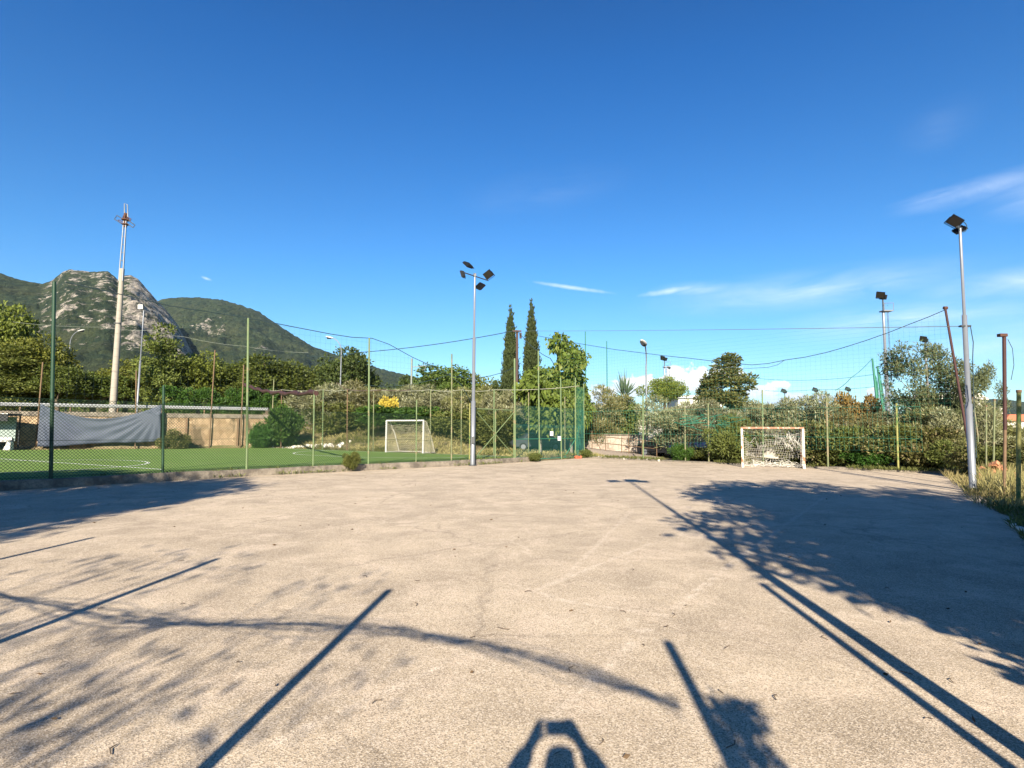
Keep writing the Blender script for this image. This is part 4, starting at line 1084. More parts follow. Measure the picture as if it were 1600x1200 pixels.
# ------------------------------------------------------------------ goals
def goal(L, Rr, h, depth, matp, matc, label, netmat, sp, r, torn, seed, hoop):
    L = Vector((L.x, L.y, L.z)); Rr = Vector((Rr.x, Rr.y, L.z)); d = (Rr-L).normalized(); bk = Vector((-d.y, d.x, 0))
    if bk.y < 0: bk = -bk
    e = empty('football_goal', (L+Rr)/2, label, 'goal'); o = (L+Rr)/2
    P = lambda u, back, z: (L-o)+d*u+bk*back+Vector((0, 0, z))
    W = (Rr-L).length; rr_ = .042
    for u in (0, W):
        b = MB(); c = P(u, 0, h/2); b.box(c, (rr_*2, rr_*2, h), rotz(math.atan2(d.y, d.x))); b.build('goalpost', M[matp], e)
    b = MB(); b.box(P(W/2, 0, h+rr_), (W+rr_*2, rr_*2, rr_*2), rotz(math.atan2(d.y, d.x))); b.build('crossbar', M[matc], e)
    prof = [(0, h), (.25, h-.01), (.45, h-.10), (.58, h-.30), (.72, h*.55), (depth, 0)] if hoop else [(0, h), (.3, h-.02), (depth*.6, h*.62), (depth, 0)]
    for u in (.05, W-.05):
        b = MB(); b.tube([P(u, x, z) for x, z in prof], .022, 6); b.tube([P(u, 0, .03), P(u, depth, .03)], .022, 6); b.build('net_support', M[matp], e)
    b = MB(); b.tube([P(0, depth, .03), P(W, depth, .03)], .022, 6); b.build('back_bar', M[matp], e)
    # net
    rg = random.Random(seed); b = MB(); S = [0]
    for a, c in zip(prof, prof[1:]): S.append(S[-1]+math.dist(a, c))
    def on(s):
        for i in range(len(S)-1):
            if s <= S[i+1] or i == len(S)-2:
                q = (s-S[i])/(S[i+1]-S[i]); return prof[i][0]+(prof[i+1][0]-prof[i][0])*q, prof[i][1]+(prof[i+1][1]-prof[i][1])*q
    nu, ns = int(W/sp), int(S[-1]/sp)
    def N(i, j):
        u = W*i/nu; x, z = on(S[-1]*j/ns)
        sgx = (vnoise(u*1.8+seed, j*.35)-.5)*torn; sgz = -torn*.55*math.sin(math.pi*u/W)*math.exp(-((j/ns-.25)/.22)**2) + (vnoise(u*2.3, j*.4+seed)-.5)*torn*.6
        dx = (vnoise(u*2.1+9, j*.3+seed)-.5)*torn*.8
        return P(min(W, max(0, u+float(dx))), max(.02, x+float(sgx)*.8), max(.02, z+float(sgz)))
    hole = lambda i, j: torn > .2 and (vnoise(i*sp*1.7+seed, j*sp*1.5) > .80)
    for i in range(nu+1):
        for j in range(ns):
            if not hole(i, j): b.tube([N(i, j), N(i, j+1)], r, 3, False)
    for j in range(ns+1):
        for i in range(nu):
            if not hole(i, j): b.tube([N(i, j), N(i+1, j)], r, 3, False)
    for u in (0, W):                                    # sides
        for z in np.arange(.1, h, sp):
            xm = 0
            for a, c in zip(prof, prof[1:]):
                if min(a[1], c[1]) <= z <= max(a[1], c[1]) and a[1] != c[1]: xm = a[0]+(c[0]-a[0])*(z-a[1])/(c[1]-a[1])
            b.tube([P(u, 0, z), P(u+(vnoise(z, seed)-.5)*torn, xm*.5, z-.05), P(u, xm, z)], r, 3, False)
        for x in np.arange(sp, depth, sp):
            zt = 0
            for a, c in zip(prof, prof[1:]):
                if a[0] <= x <= c[0]: zt = a[1]+(c[1]-a[1])*(x-a[0])/(c[0]-a[0])
            b.tube([P(u, x, .03), P(u, x, zt)], r, 3, False)
    if torn > .2:                                       # gathered folds at the bottom and top
        for k in range(60):
            u = rg.uniform(.1, W-.1); x = rg.uniform(.3, depth); q = [P(min(W, max(0, u+rg.uniform(-.35, .35))), x+rg.uniform(-.15, .1), abs(rg.gauss(.10, .12))+.01) for _ in range(4)]
            b.tube(q, r*1.3, 3, False)
        for k in range(26):
            u = W*(1-abs(rg.gauss(0, .28))); u = min(W, max(.1, u)); z = h-rg.uniform(.3, .9); q = [P(min(W, max(0, u+rg.uniform(-.2, .2))), .45+rg.uniform(-.2, .2), z+rg.uniform(-.35, .25)) for _ in range(4)]
            b.tube(q, r*1.4, 3, False)
    b.build('net', M[netmat], e)
gl = G(1160.5, 730, .0); gr = G(1257, 732.5, .0)
goal(gl, gr, (730-669.5)/900*gl.y*.985, 1.0, 'goal_worn', 'goal_rust', 'small rusty goal with torn white net at the far end of the asphalt court', 'net_white', .105, .0066, .38, 3, True)
goal(gl0, gl1, (706.5-658.5)/900*gl0.y, 1.3, 'goal_white', 'goal_white', 'white metal goal with straw coloured net on the artificial turf', 'net_straw', .12, .0095, .16, 8, False)

# ------------------------------------------------------------------ walls, railing, houses, cars
e = empty('stone_wall', at(960, 710, 45), 'pinkish stone wall behind the ramp railing below the round olive trees', 'wall'); o = Vector(e.location)
b = MB(); p0, p1 = at(880, 680, 47.5), at(1012, 684, 43.0)
wall_strip(b, Vector((p0.x, p0.y, 0)), Vector((p1.x, p1.y, 0)), -.1, 1.38, .4); ob = b.build('wall_face', M['pinkwall'], e); ob.matrix_parent_inverse = Matrix.Translation(-o)
b = MB(); wall_strip(b, Vector((p0.x, p0.y-.02, 0)), Vector((p1.x, p1.y-.02, 0)), 1.38, 1.46, .5); ob = b.build('coping', M['curb'], e); ob.matrix_parent_inverse = Matrix.Translation(-o)
e = empty('boundary_wall', at(1010, 715, 42.6), 'tall whitewashed wall showing between the olive trees behind the court end', 'wall'); o = Vector(e.location)
b = MB()
W0, W1, W2 = at(1000, 700, 44.2), at(1075, 700, 41.5), at(1240, 700, 35.0)
wall_strip(b, Vector((W0.x, W0.y, 0)), Vector((W1.x, W1.y, 0)), -.1, 2.55, .3); ob = b.build('wall_face', M['white_wall'], e); ob.matrix_parent_inverse = Matrix.Translation(-o)
b = MB(); wall_strip(b, Vector((W1.x+.01, W1.y, 0)), Vector((W2.x, W2.y, 0)), -.1, 1.25, .3); ob = b.build('low_wall', M['white_wall'], e); ob.matrix_parent_inverse = Matrix.Translation(-o)
# ramp of the path with railing
def ramp():
    a, c = at(918, 705, 41.5), at(1030, 717, 38.0)
    n = 14; b = MB(); vs = []
    for i in range(n+1):
        q = i/n; p = Vector((a.x+(c.x-a.x)*q, a.y+(c.y-a.y)*q, 0)); z = .42*(1-q)+.04
        vs += [p+Vector((0, -1.6, -.02)), p+Vector((0, -.5, z*.7)), p+Vector((0, .0, z)), p+Vector((0, 2.4, z+.03))]
    b.add(vs, [(i*4+j, i*4+j+1, i*4+5+j, i*4+4+j) for i in range(n) for j in range(3)], True); tag(b.build('path_ramp', M['gravel']), kind='structure')
    e = empty('ramp_railing', (a.x, a.y, .4), 'rusty two-rail railing beside the ramp in front of the pink stone wall', 'railing'); o = Vector(e.location)
    P = lambda q, z: Vector((a.x+(c.x-a.x)*q, a.y+(c.y-a.y)*q, .46*(1-q)+z))-o
    b = MB()
    for z in (.5, .95): b.tube([P(0.05, z), P(.97, z+.05)], .025, 5)
    b.build('rail', M['rust_brown'], e)
    for q, z in ((.07, 1.3), (.27, 1.0), (.5, 1.05), (.6, 1.5), (.78, 1.0), (.97, 1.0)):
        b = MB(); b.tube([P(q, -.15), P(q, z)], .03, 5); b.build('post', M['rust_brown'], e)
    b = MB(); b.tube([P(.08, .95), P(.2, .05)], .022, 5); b.build('brace', M['rust_brown'], e)
ramp()
def car(loc, rz, mat, label):
    e = empty('parked_car', loc, label, 'car', None, rz)
    b = MB(); prof = [(-2.05, .32), (-2.1, .62), (-1.95, .82), (-1.35, .90), (-.75, 1.38), (.55, 1.42), (1.35, .95), (2.0, .86), (2.1, .60), (2.08, .30)]
    rows = []
    for y, s, zs in ((-.82, .97, .0), (-.74, 1.0, 1), (.74, 1.0, 1), (.82, .97, .0)):
        rows.append([Vector((x*s, y*(.84 if z > 1 else 1), z if zs else z*.97)) for x, z in prof])
    n = len(prof); vs = [p for r_ in rows for p in r_]
    b.add(vs, [(i*n+j, i*n+(j+1) % n, (i+1)*n+(j+1) % n, (i+1)*n+j) for i in range(3) for j in range(n)], True); b.add(rows[0], [tuple(range(n))[::-1]]); b.add(rows[3], [tuple(range(n))])
    b.build('body', M[mat], e)
    for s in (-1, 1):
        b = MB(); b.prism([(-1.2, .93), (-.72, 1.32), (.5, 1.35), (1.15, .95)], s*.70, s*.785); b.build('side_window', M['glass'], e)
        b = MB(); b.box((2.06, s*.58, .68), (.12, .34, .14)); b.build('headlight', M['wire_grey'], e)
    b = MB(); b.add([(1.37, -.66, .97), (1.37, .66, .97), (.6, .58, 1.43), (.6, -.58, 1.43)], [(0, 1, 2, 3)]); b.build('windscreen', M['glass'], e)
    for x in (-1.3, 1.3):
        for s in (-1, 1):
            b = MB(); b.tube([(x, s*.62, .31), (x, s*.85, .31)], .31, 14); w_ = b.build('wheel', M['tyre'], e)
            b = MB(); b.tube([(x, s*.84, .31), (x, s*.87, .31)], .19, 10); b.build('rim', M['silver'], w_)
def cloc(px, py, Y): p = at(px, py, Y); return (p.x, Y, hz(p.x, Y))
car(cloc(838, 712, 45.5), .25, 'cargrey', 'dark grey car parked behind the green mesh fence')
car(cloc(1045, 715, 38.6), 2.2, 'carblack', 'black car mostly hidden in shade under the olive tree beside the white wall')
car(cloc(1100, 716, 35.6), -.9, 'carblue', 'dark blue car parked behind the round shrub at the court end')
def house(loc, w_, d_, h_, rh, label, wallm='house', rz=0.0, win=4, chim=False, roof='rooftile'):
    e = empty('house', loc, label, 'house', None, rz)
    b = MB(); b.box((0, 0, h_/2), (w_, d_, h_)); b.build('wall', M[wallm], e)
    b = MB(); b.prism([(-w_/2-.5, h_), (w_/2+.5, h_), (w_/2-1, h_+rh), (-w_/2+1, h_+rh)], -d_/2-.5, d_/2+.5); rf = b.build('roof', M[roof], e)
    if chim: b = MB(); b.box((-w_*.3, 0, h_+rh+.7), (1.6, 1.4, 2.4)); b.box((-w_*.3, 0, h_+rh+2), (2.0, 1.8, .2)); b.build('chimney', M['house'], rf)
    for k in range(win):
        for z in ([h_*.3, h_*.72] if h_ > 5 else [h_*.55]):
            b = MB(); x = -w_/2+w_*(k+.5)/win; b.box((x, -d_/2-.03, z), (w_/win*.32, .12, 1.3)); b.build('window', M['window'], e)
p = at(1592, 664, 150); house((p.x, 150, -1.6), 15, 9, 6.2, 1.7, 'white house with flat orange tiled roof far behind the right posts', win=6, chim=True)
p = at(1478, 640, 90); house((p.x, 90, -.5), 7, 6, 7.2, 1.0, 'pale house half hidden behind the feathery grey tree', win=2, roof='house')
p = at(1085, 630, 120); house((p.x, 120, -.5), 9, 8, 8.8, .6, 'pale flat house glimpsed left of the leafy evergreen', win=3, roof='roadmetal')
p = at(905, 680, 56); house((p.x+.3, 56, -.2), 4.4, 4, 2.5, .5, 'small pale hut with a slatted shutter behind the green mesh', win=2)
# small things along the court edge
b = MB(); q = G(1434, 729, 0); b.box(q+Vector((0, .5, .17)), (.42, .30, .55), Matrix.Rotation(.3, 3, 'Y')); b.box(q+Vector((.1, .45, .42)), (.2, .28, .2), Matrix.Rotation(.5, 3, 'Y')); tag(b.build('concrete_block', M['stone_white']), 'pale broken concrete block by the bushes at the right end', 'block')
b = MB(); q = G(903, 716.5, 0); r_ = random.Random(4)
for k in range(9): b.box(q+Vector((r_.uniform(-.2, .2), r_.uniform(-.1, .1), .07)), (.16, .12, .10), Euler((r_.random()*3, r_.random()*3, r_.random()*3)).to_matrix())
tag(b.build('crumpled_bag', M['redplastic']), 'small crumpled red bag at the foot of the green mesh corner', 'bag')
r_ = random.Random(8); b = MB(); q = at(1548, 705, 19)
for k in range(40):
    b.box(Vector((q.x+r_.gauss(0, .16), 19+r_.gauss(0, .2), max(.06, r_.uniform(0, .75)*r_.random()**.4))), (.28, .14, .12), Euler((r_.random()*3, r_.random()*3, r_.random()*3)).to_matrix())
tag(b.build('brick_heap', M['terracotta']), 'heap of broken orange bricks behind the right-hand posts', 'bricks')
b = MB(); b.tube([G(1583, 820, .04), G(1612, 836, .04)], .05, 8); tag(b.build('timber_pole', M['stone_white']), 'pale pole lying in the grass at the right edge', 'pole')

# ------------------------------------------------------------------ trees and plants
def leaf_arrays(C, Dv, L, W, rng, droop=0.0):
    """diamond leaves (folded a little) rooted at C, pointing along Dv"""
    n = len(C); a = rng.normal(size=(n, 3)); side = np.cross(Dv, a); side /= np.linalg.norm(side, axis=1, keepdims=True)+1e-9
    nrm = np.cross(side, Dv)
    L = L*(.65+.7*rng.random(n))[:, None]; W = W*(.65+.7*rng.random(n))[:, None]
    tip = C+Dv*L; tip[:, 2] -= droop*L[:, 0]
    midp = C+Dv*L*.48+nrm*W*.18
    V = np.stack([C, midp+side*W*.5, tip, midp-side*W*.5], 1).reshape(-1, 3)
    F = np.arange(4*n).reshape(-1, 4); return V, F
def crown_mesh(name, clumps, n, L, W, mat, seed, up=.3, outw=.7, rnd=.8, shell=.55, droop=0.0, zmin=None):
    rng = np.random.default_rng(seed); C = np.array([c[:3] for c in clumps]); Rd = np.array([c[3] for c in clumps]); S = np.array([c[4] if len(c) > 4 else .8 for c in clumps])
    p = Rd**2; p /= p.sum(); k = rng.choice(len(clumps), n, p=p)
    d = rng.normal(size=(n, 3)); d /= np.linalg.norm(d, axis=1, keepdims=True)
    rr = (shell+(1-shell)*rng.random(n)**.7)*Rd[k]*(1+.25*rng.normal(size=n)*.5)
    P = C[k]+d*rr[:, None]*np.stack([np.ones(n), np.ones(n), S[k]], 1)
    Dv = d*outw+rng.normal(size=(n, 3))*rnd*.6; Dv[:, 2] += up; Dv /= np.linalg.norm(Dv, axis=1, keepdims=True)
    if zmin is not None: P[:, 2] = np.maximum(P[:, 2], zmin*(.5+rng.random(n)))
    V, F = leaf_arrays(P, Dv, L, W, rng, droop)
    return npmesh(name, V, F, M[mat])
def ell_clumps(rng, n, c, r, cr, power=.45, flat=1.0):
    out = []
    for _ in range(n):
        d = rng.normal(size=3); d /= np.linalg.norm(d); q = rng.random()**power
        out.append((c[0]+d[0]*r[0]*q, c[1]+d[1]*r[1]*q, c[2]+d[2]*r[2]*q, cr[0]+(cr[1]-cr[0])*rng.random(), .8))
    return out
def trunk_mesh(name, h, r, targets, mat, seed, stems=1, lean=.15):
    rg = random.Random(seed); b = MB()
    for s in range(stems):
        a = rg.uniform(0, 6.28); ox = Vector((math.cos(a), math.sin(a), 0))*(r*.8 if stems > 1 else 0)
        pts = [ox+Vector((0, 0, -.15))]
        for i in range(1, 6): pts.append(ox*(1+i*.5)+Vector((rg.uniform(-1, 1)*lean*h*.25*i/5, rg.uniform(-1, 1)*lean*h*.25*i/5, h*i/5)))
        b.tube(pts, [r*(1.25-.7*i/5)/math.sqrt(stems) for i in range(6)], 8)
        for tg in targets[s::stems]:
            k = rg.randint(2, 5); p0 = pts[k]; p3 = Vector(tg[:3]); m1 = p0+(p3-p0)*.45+Vector((rg.uniform(-.2, .2), rg.uniform(-.2, .2), .25))
            b.tube([p0, m1, p3], [r*.42, r*.26, r*.08], 5)
    me = bpy.data.meshes.new(name); me.from_pydata(b.v, [], b.f); me.materials.append(M[mat]); me.polygons.foreach_set('use_smooth', b.sm); me.update(); return me
SPEC = {}
def species(key, H_, W_, clumps, n, L, W, leafm, barkm, th, tr, seed, stems=1, crown_name='crown', trunk_name='trunk', ntg=12, **kw):
    cm = crown_mesh(crown_name, clumps, n, L, W, leafm, seed, **kw)
    tm = trunk_mesh(trunk_name, th, tr, sorted(clumps, key=lambda c: -c[3])[:ntg], barkm, seed, stems)
    co = np.empty(len(cm.vertices)*3, np.float32); cm.vertices.foreach_get('co', co); co = co.reshape(-1, 3)
    zt = float(np.quantile(co[:, 2], .995)); hw = float(np.quantile(np.abs(co[:, 0]), .97))
    SPEC[key] = (cm, tm, zt, hw*2, crown_name, trunk_name)
rg = np.random.default_rng
for v in (0, 1, 2):
    r0 = rg(100+v)
    species('olive%d' % v, 5, 5, ell_clumps(r0, 34, (0, 0, 2.9), (2.15, 2.15, 1.85), (.38, .78), .38) + ell_clumps(r0, 8, (0, 0, 1.5), (1.9, 1.9, .6), (.4, .7)), 12500, .30, .055, 'leaf_olive' if v != 1 else 'leaf_olive2', 'bark_pale', 1.6, .20, 100+v, 2, up=.55, outw=.6, rnd=.7)
    r0 = rg(120+v)
    species('broad%d' % v, 8, 7, ell_clumps(r0, 44, (0, 0, 4.9), (2.9, 2.9, 2.7), (.75, 1.3)), 11000, .30, .19, ('leaf_broad', 'leaf_dark', 'leaf_yellow')[v], 'bark', 3.2, .26, 120+v, up=.1)
    r0 = rg(140+v)
    species('bush%d' % v, 2.6, 3.2, ell_clumps(r0, 26, (0, 0, 1.1), (1.3, 1.3, 1.05), (.35, .65)), 7500, .17, .085, ('leaf_bush', 'leaf_drybush', 'leaf_hedge')[v], 'bark', .8, .07, 140+v, 4, 'foliage', 'stems', up=.35, zmin=.06)
r0 = rg(160)
species('cypress', 13, 1.5, [(.05*math.sin(k*2.3), .05*math.cos(k*1.7), .7+k*11.9/30, max(.10, .72*min(1, (k+3)/6)*(1-.9*max(0, (k-13)/17)**1.5)*(1+.07*math.sin(k*4.1))), 1.2) for k in range(31)], 20000, .24, .09, 'leaf_cyp', 'bark', 2, .16, 160, up=1.4, outw=.4, rnd=.5, ntg=0)
r0 = rg(170)
species('figtree', 7.5, 4.5, ell_clumps(r0, 24, (0, 0, 4.6), (1.5, 1.5, 2.6), (.4, .85), .5)+ell_clumps(r0, 16, (0, 0, 3.0), (2.1, 2.1, 1.6), (.4, .8)), 7200, .28, .24, 'leaf_fig', 'bark_pale', 4, .12, 170, up=.0, droop=.3, shell=.3)
r0 = rg(175)
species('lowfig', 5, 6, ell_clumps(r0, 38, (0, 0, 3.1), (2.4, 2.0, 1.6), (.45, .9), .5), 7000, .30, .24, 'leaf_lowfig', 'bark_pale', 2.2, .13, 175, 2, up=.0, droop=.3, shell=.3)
r0 = rg(180)
cl = []
for k in range(64):
    zz = .6+7.2*r0.random()**1.15; rm = 2.5*(1-(zz/8.4)**2.2)*(.6+.4*min(1, zz/2.0)); a_ = r0.uniform(0, 6.28); q_ = rm*r0.random()**.5
    cl.append((q_*math.cos(a_), q_*math.sin(a_), zz, r0.uniform(.28, .62), .95))
cl += [(.15, 0, 8.0, .32, 1.2), (-1.3, .2, 6.3, .4, .9), (1.2, -.3, 6.6, .35, .9)]
species('evergreen', 8, 5, cl, 10500, .24, .12, 'leaf_olive2', 'bark', 3.5, .2, 180, up=.35)
M['leaf_ever'] = m_leaf('evergreen_leaves', (.050, .060, .018), (.175, .172, .052), .28, .45)
SPEC['evergreen'][0].materials[0] = M['leaf_ever']
r0 = rg(190)
species('feathery', 6.5, 6, ell_clumps(r0, 52, (0, 0, 3.9), (2.7, 2.4, 2.5), (.3, .75), .6), 14000, .20, .065, 'leaf_grey', 'bark_pale', 2.5, .10, 190, 3, up=.2, shell=.1, rnd=1.1)
r0 = rg(192)
species('shadetree', 8, 7, ell_clumps(r0, 90, (0, 0, 4.9), (3.0, 3.0, 2.8), (.55, 1.05)), 42000, .19, .10, 'leaf_broad', 'bark', 3.2, .24, 192, up=.1, shell=.35)
r0 = rg(193)
species('bare', 6.0, 5.5, ell_clumps(r0, 60, (0, 0, 3.6), (2.6, 2.4, 2.4), (.3, .7), .6), 950, .15, .045, 'leaf_grey', 'bark_pale', 2.6, .07, 193, 3, up=.2, shell=.1, rnd=1.1, ntg=55)
r0 = rg(195)
species('umbrella', 7, 6, ell_clumps(r0, 40, (0, 0, 5.6), (2.9, 2.9, .95), (.5, .9), .6), 9000, .22, .09, 'leaf_yellow', 'bark', 5, .2, 195, up=.6)
r0 = rg(200)
species('brownbush', 3, 3.4, ell_clumps(r0, 28, (0, 0, 1.5), (1.4, 1.4, 1.3), (.35, .65)), 7000, .2, .10, 'leaf_brown', 'bark', 1, .07, 200, 3, 'foliage', 'stems', up=.3, zmin=.06)
species('flowerbush', 2, 2.4, ell_clumps(r0, 18, (0, 0, 1.2), (.9, .9, .6), (.3, .5)), 3600, .13, .10, 'leaf_flower', 'bark', .8, .05, 201, 3, 'blossom', 'stems', up=.4)
r0 = rg(210)
species('conical', 9, 5, [c for c in ell_clumps(r0, 80, (0, 0, 4.6), (2.3, 2.3, 4.4), (.5, .9), .5) if math.hypot(c[0], c[1]) < 2.3*(1.1-c[2]/10)], 12000, .26, .13, 'leaf_bush', 'bark', 4, .2, 210, up=.5)
M['leaf_warm'] = m_leaf('warm_green_leaves', (.068, .090, .018), (.205, .225, .055), .33, .5)
SPEC['conical'][0].materials[0] = M['leaf_warm']
r0 = rg(220)
species('agave', 3.5, 2, [(0, 0, 2.6, .35)]*3, 130, 1.35, .12, 'leaf_agave', 'bark', 2.5, .14, 220, 1, 'leaf_rosette', 'trunk', up=.75, outw=1.3, rnd=.3, shell=.0, ntg=0)
def plant(name, key, px, pyt, wpx, Y, label, cat='tree', group=None, zb=None, rz=None, sy=1.0, x=None):
    cm, tm, h0_, w0_, cn_, tn_ = SPEC[key]; q = at(px, pyt, Y); X = q.x if x is None else x; z = hz(X, Y) if zb is None else zb
    h = max(.3, q.z-z); sz = h/h0_; sx_ = wpx/900*Y/w0_
    rz = (px*1.37+Y*.71) % 6.28 if rz is None else rz
    e = empty(name, (X, Y, z), label, cat, group, rz); e.scale = (sx_, sx_, sz)
    link(bpy.data.objects.new(tn_, tm), e); link(bpy.data.objects.new(cn_, cm), e)
    return e
g1 = 'trees above the road on the left'
P_ = plant
P_('broadleaf_tree', 'broad2', 8, 478, 74, 60, 'big yellow green tree topmost at the left edge under the mountain', group=g1)
P_('broadleaf_tree', 'broad2', 62, 528, 80, 57, 'light green tree with loose crown, between the left edge and the thin street lamp', group=g1)
P_('broadleaf_tree', 'conical', 22, 545, 96, 54, 'dense bushy green tree directly above the dugout roof', group=g1)
P_('broadleaf_tree', 'broad0', 94, 572, 60, 55, 'dark green low tree behind the left end of the sheet', group=g1)
P_('broadleaf_tree', 'broad0', 148, 584, 80, 58, 'low green tree left of the foot of the concrete mast', group=g1)
P_('broadleaf_tree', 'broad2', 200, 566, 70, 62, 'pale olive green tree between concrete mast and white flood pole', group=g1)
P_('conical_tree', 'conical', 257, 512, 72, 60, 'tall dense tree right of the white flood pole, below the rocky cliff', group=g1)
P_('broadleaf_tree', 'broad2', 315, 553, 66, 64, 'yellowish rounded tree right of the tall dense tree', group=g1)
P_('broadleaf_tree', 'broad0', 365, 570, 66, 66, 'green round tree left of the wide green crown above the hedge', group=g1)
P_('broadleaf_tree', 'broad0', 420, 560, 96, 64, 'wide dark green tree under the second mountain', group=g1)
P_('broadleaf_tree', 'broad0', 470, 573, 60, 70, 'dark tree between the wide green tree and the small street lamp', group=g1)
P_('broadleaf_tree', 'broad1', 548, 547, 80, 66, 'dark green crown just right of the small street lamp', group=g1)
P_('broadleaf_tree', 'broad1', 500, 576, 56, 74, 'dark distant tree just left of the small street lamp', group=g1)
P_('broadleaf_tree', 'broad0', 690, 573, 84, 72, 'dark rounded tree right of the grey utility pole', group=g1)
P_('broadleaf_tree', 'broad2', 735, 588, 72, 74, 'green rounded tree behind the four-lamp pole', group=g1)
P_('broadleaf_tree', 'broad1', 640, 590, 60, 76, 'small dark tree around the grey utility pole', group=g1)
P_('broadleaf_tree', 'broad1', 775, 598, 50, 66, 'dark rounded tree left of the first cypress', group=g1)
g2 = 'olive trees behind the turf goal'
P_('olive_tree', 'olive0', 515, 600, 90, 56, 'grey olive tree left of the tall kerb fence post', group=g2)
P_('olive_tree', 'olive1', 560, 598, 80, 57, 'pale olive tree below the small street lamp', group=g2)
P_('olive_tree', 'olive2', 640, 602, 90, 57, 'brownish olive tree right of the yellow bush', group=g2)
P_('olive_tree', 'olive0', 690, 610, 90, 54, 'dull green olive tree above the turf goal crossbar', group=g2)
P_('olive_tree', 'olive1', 738, 606, 84, 52, 'pale olive tree behind the four-lamp pole', group=g2)
P_('olive_tree', 'olive2', 785, 612, 80, 50, 'silvery olive tree behind the wire gate', group=g2)
P_('bush', 'bush0', 535, 630, 100, 54, 'dark low bush under the olive trees at left of the turf goal', 'bush')
P_('bush', 'bush2', 640, 636, 110, 51, 'dark green bush below the yellow bush', 'bush')
P_('bush', 'bush0', 715, 640, 110, 49, 'dark green bush behind the right post of the turf goal', 'bush')
P_('bush', 'bush0', 775, 646, 90, 47, 'dark bush directly behind the wire gate', 'bush')
P_('flowering_bush', 'flowerbush', 608, 621, 25, 52, 'bright yellow flowering bush above the turf goal', 'bush')
P_('creeper_bush', 'bush2', 440, 636, 50, 49.5, 'dark green creeper heaped over the right end of the stone wall', 'bush')
P_('creeper_bush', 'bush2', 415, 662, 40, 48.2, 'small dark creeper at the foot of the wall end', 'bush')
P_('bush', 'bush1', 272, 672, 36, 44.5, 'dry bush at the foot of the stone wall right of the sheet', 'bush')
P_('cypress_tree', 'cypress', 798, 493, 24, 54, 'left cypress, dark and columnar, shorter than its twin', group='cypresses')
P_('cypress_tree', 'cypress', 830.5, 484, 24.5, 52, 'right cypress, dark and columnar, the taller of two', group='cypresses')
P_('fig_tree', 'figtree', 880, 528, 84, 43, 'bright green tree with large leaves behind the green mesh fence')
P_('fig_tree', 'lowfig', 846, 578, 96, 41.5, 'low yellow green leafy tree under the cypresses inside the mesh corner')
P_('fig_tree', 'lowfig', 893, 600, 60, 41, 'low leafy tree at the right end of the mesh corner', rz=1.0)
g3 = 'trees behind the far end of the court'
P_('olive_tree', 'olive1', 950, 606, 74, 46.5, 'rounded bushy olive tree above the pink stone wall', group=g3)
P_('olive_tree', 'olive1', 925, 640, 50, 45.8, 'low leafy olive beside the green mesh corner', group=g3)
P_('bush', 'bush0', 988, 630, 46, 46, 'dark green shrub on the pink wall left of the large street lamp', 'bush')
P_('yucca_plant', 'agave', 975, 577, 32, 60, 'spiky leaved plant poking up above the round olive', 'plant', zb=1.0)
P_('umbrella_pine', 'umbrella', 1037, 592, 76, 66, 'flat topped pine in front of the big white cloud')
P_('olive_tree', 'olive0', 1052, 622, 96, 38.5, 'large silvery olive right of the large street lamp', group=g3)
P_('olive_tree', 'olive2', 1103, 628, 84, 36.2, 'silvery olive between two slim posts left of the rusty goal', group=g3)
P_('evergreen_tree', 'evergreen', 1140, 556, 96, 43, 'tallest dark leafy evergreen behind the left side of the rusty goal')
P_('evergreen_tree', 'evergreen', 1104, 590, 44, 44, 'small dark side crown left of the tallest evergreen', rz=2.2)
P_('olive_tree', 'olive0', 1180, 628, 80, 37, 'olive behind the rusty goal, below the evergreen', group=g3)
P_('olive_tree', 'olive2', 1228, 622, 86, 36, 'olive rising right above the rusty goal crossbar', group=g3)
P_('olive_tree', 'olive0', 1280, 618, 86, 34, 'olive around the slim post right of the rusty goal', group=g3)
P_('browning_shrub', 'brownbush', 1318, 618, 56, 33, 'shrub with browning top left of the orange brown shrub', 'shrub')
P_('browning_shrub', 'brownbush', 1358, 622, 50, 32, 'orange brown shrub left of the green net posts', 'shrub', rz=2)
P_('olive_tree', 'olive1', 1342, 646, 90, 31, 'wide dull olive between the two rightmost slim court posts', group=g3)
P_('olive_tree', 'olive2', 1400, 640, 86, 30.5, 'grey olive around the last slim post on the right', group=g3)
P_('feathery_tree', 'feathery', 1442, 540, 112, 29.5, 'tall feathery grey green tree left of the leaning rusty post')
P_('feathery_tree', 'feathery', 1528, 572, 60, 27, 'thin feathery sprays right of the silver pole', rz=1.3)
P_('olive_tree', 'olive1', 1450, 640, 90, 28.5, 'low olive under the feathery tree', group=g3)
P_('olive_tree', 'olive0', 1500, 632, 80, 26.5, 'olive left of the silver pole behind the leaning post', group=g3)
P_('olive_tree', 'olive1', 1545, 655, 90, 28, 'dull olive behind the right-hand posts', group=g3)
P_('olive_tree', 'olive2', 1610, 672, 90, 27, 'olive at the right edge behind the yellow green post', group=g3)
g4 = 'low bushes at the foot of the trees'
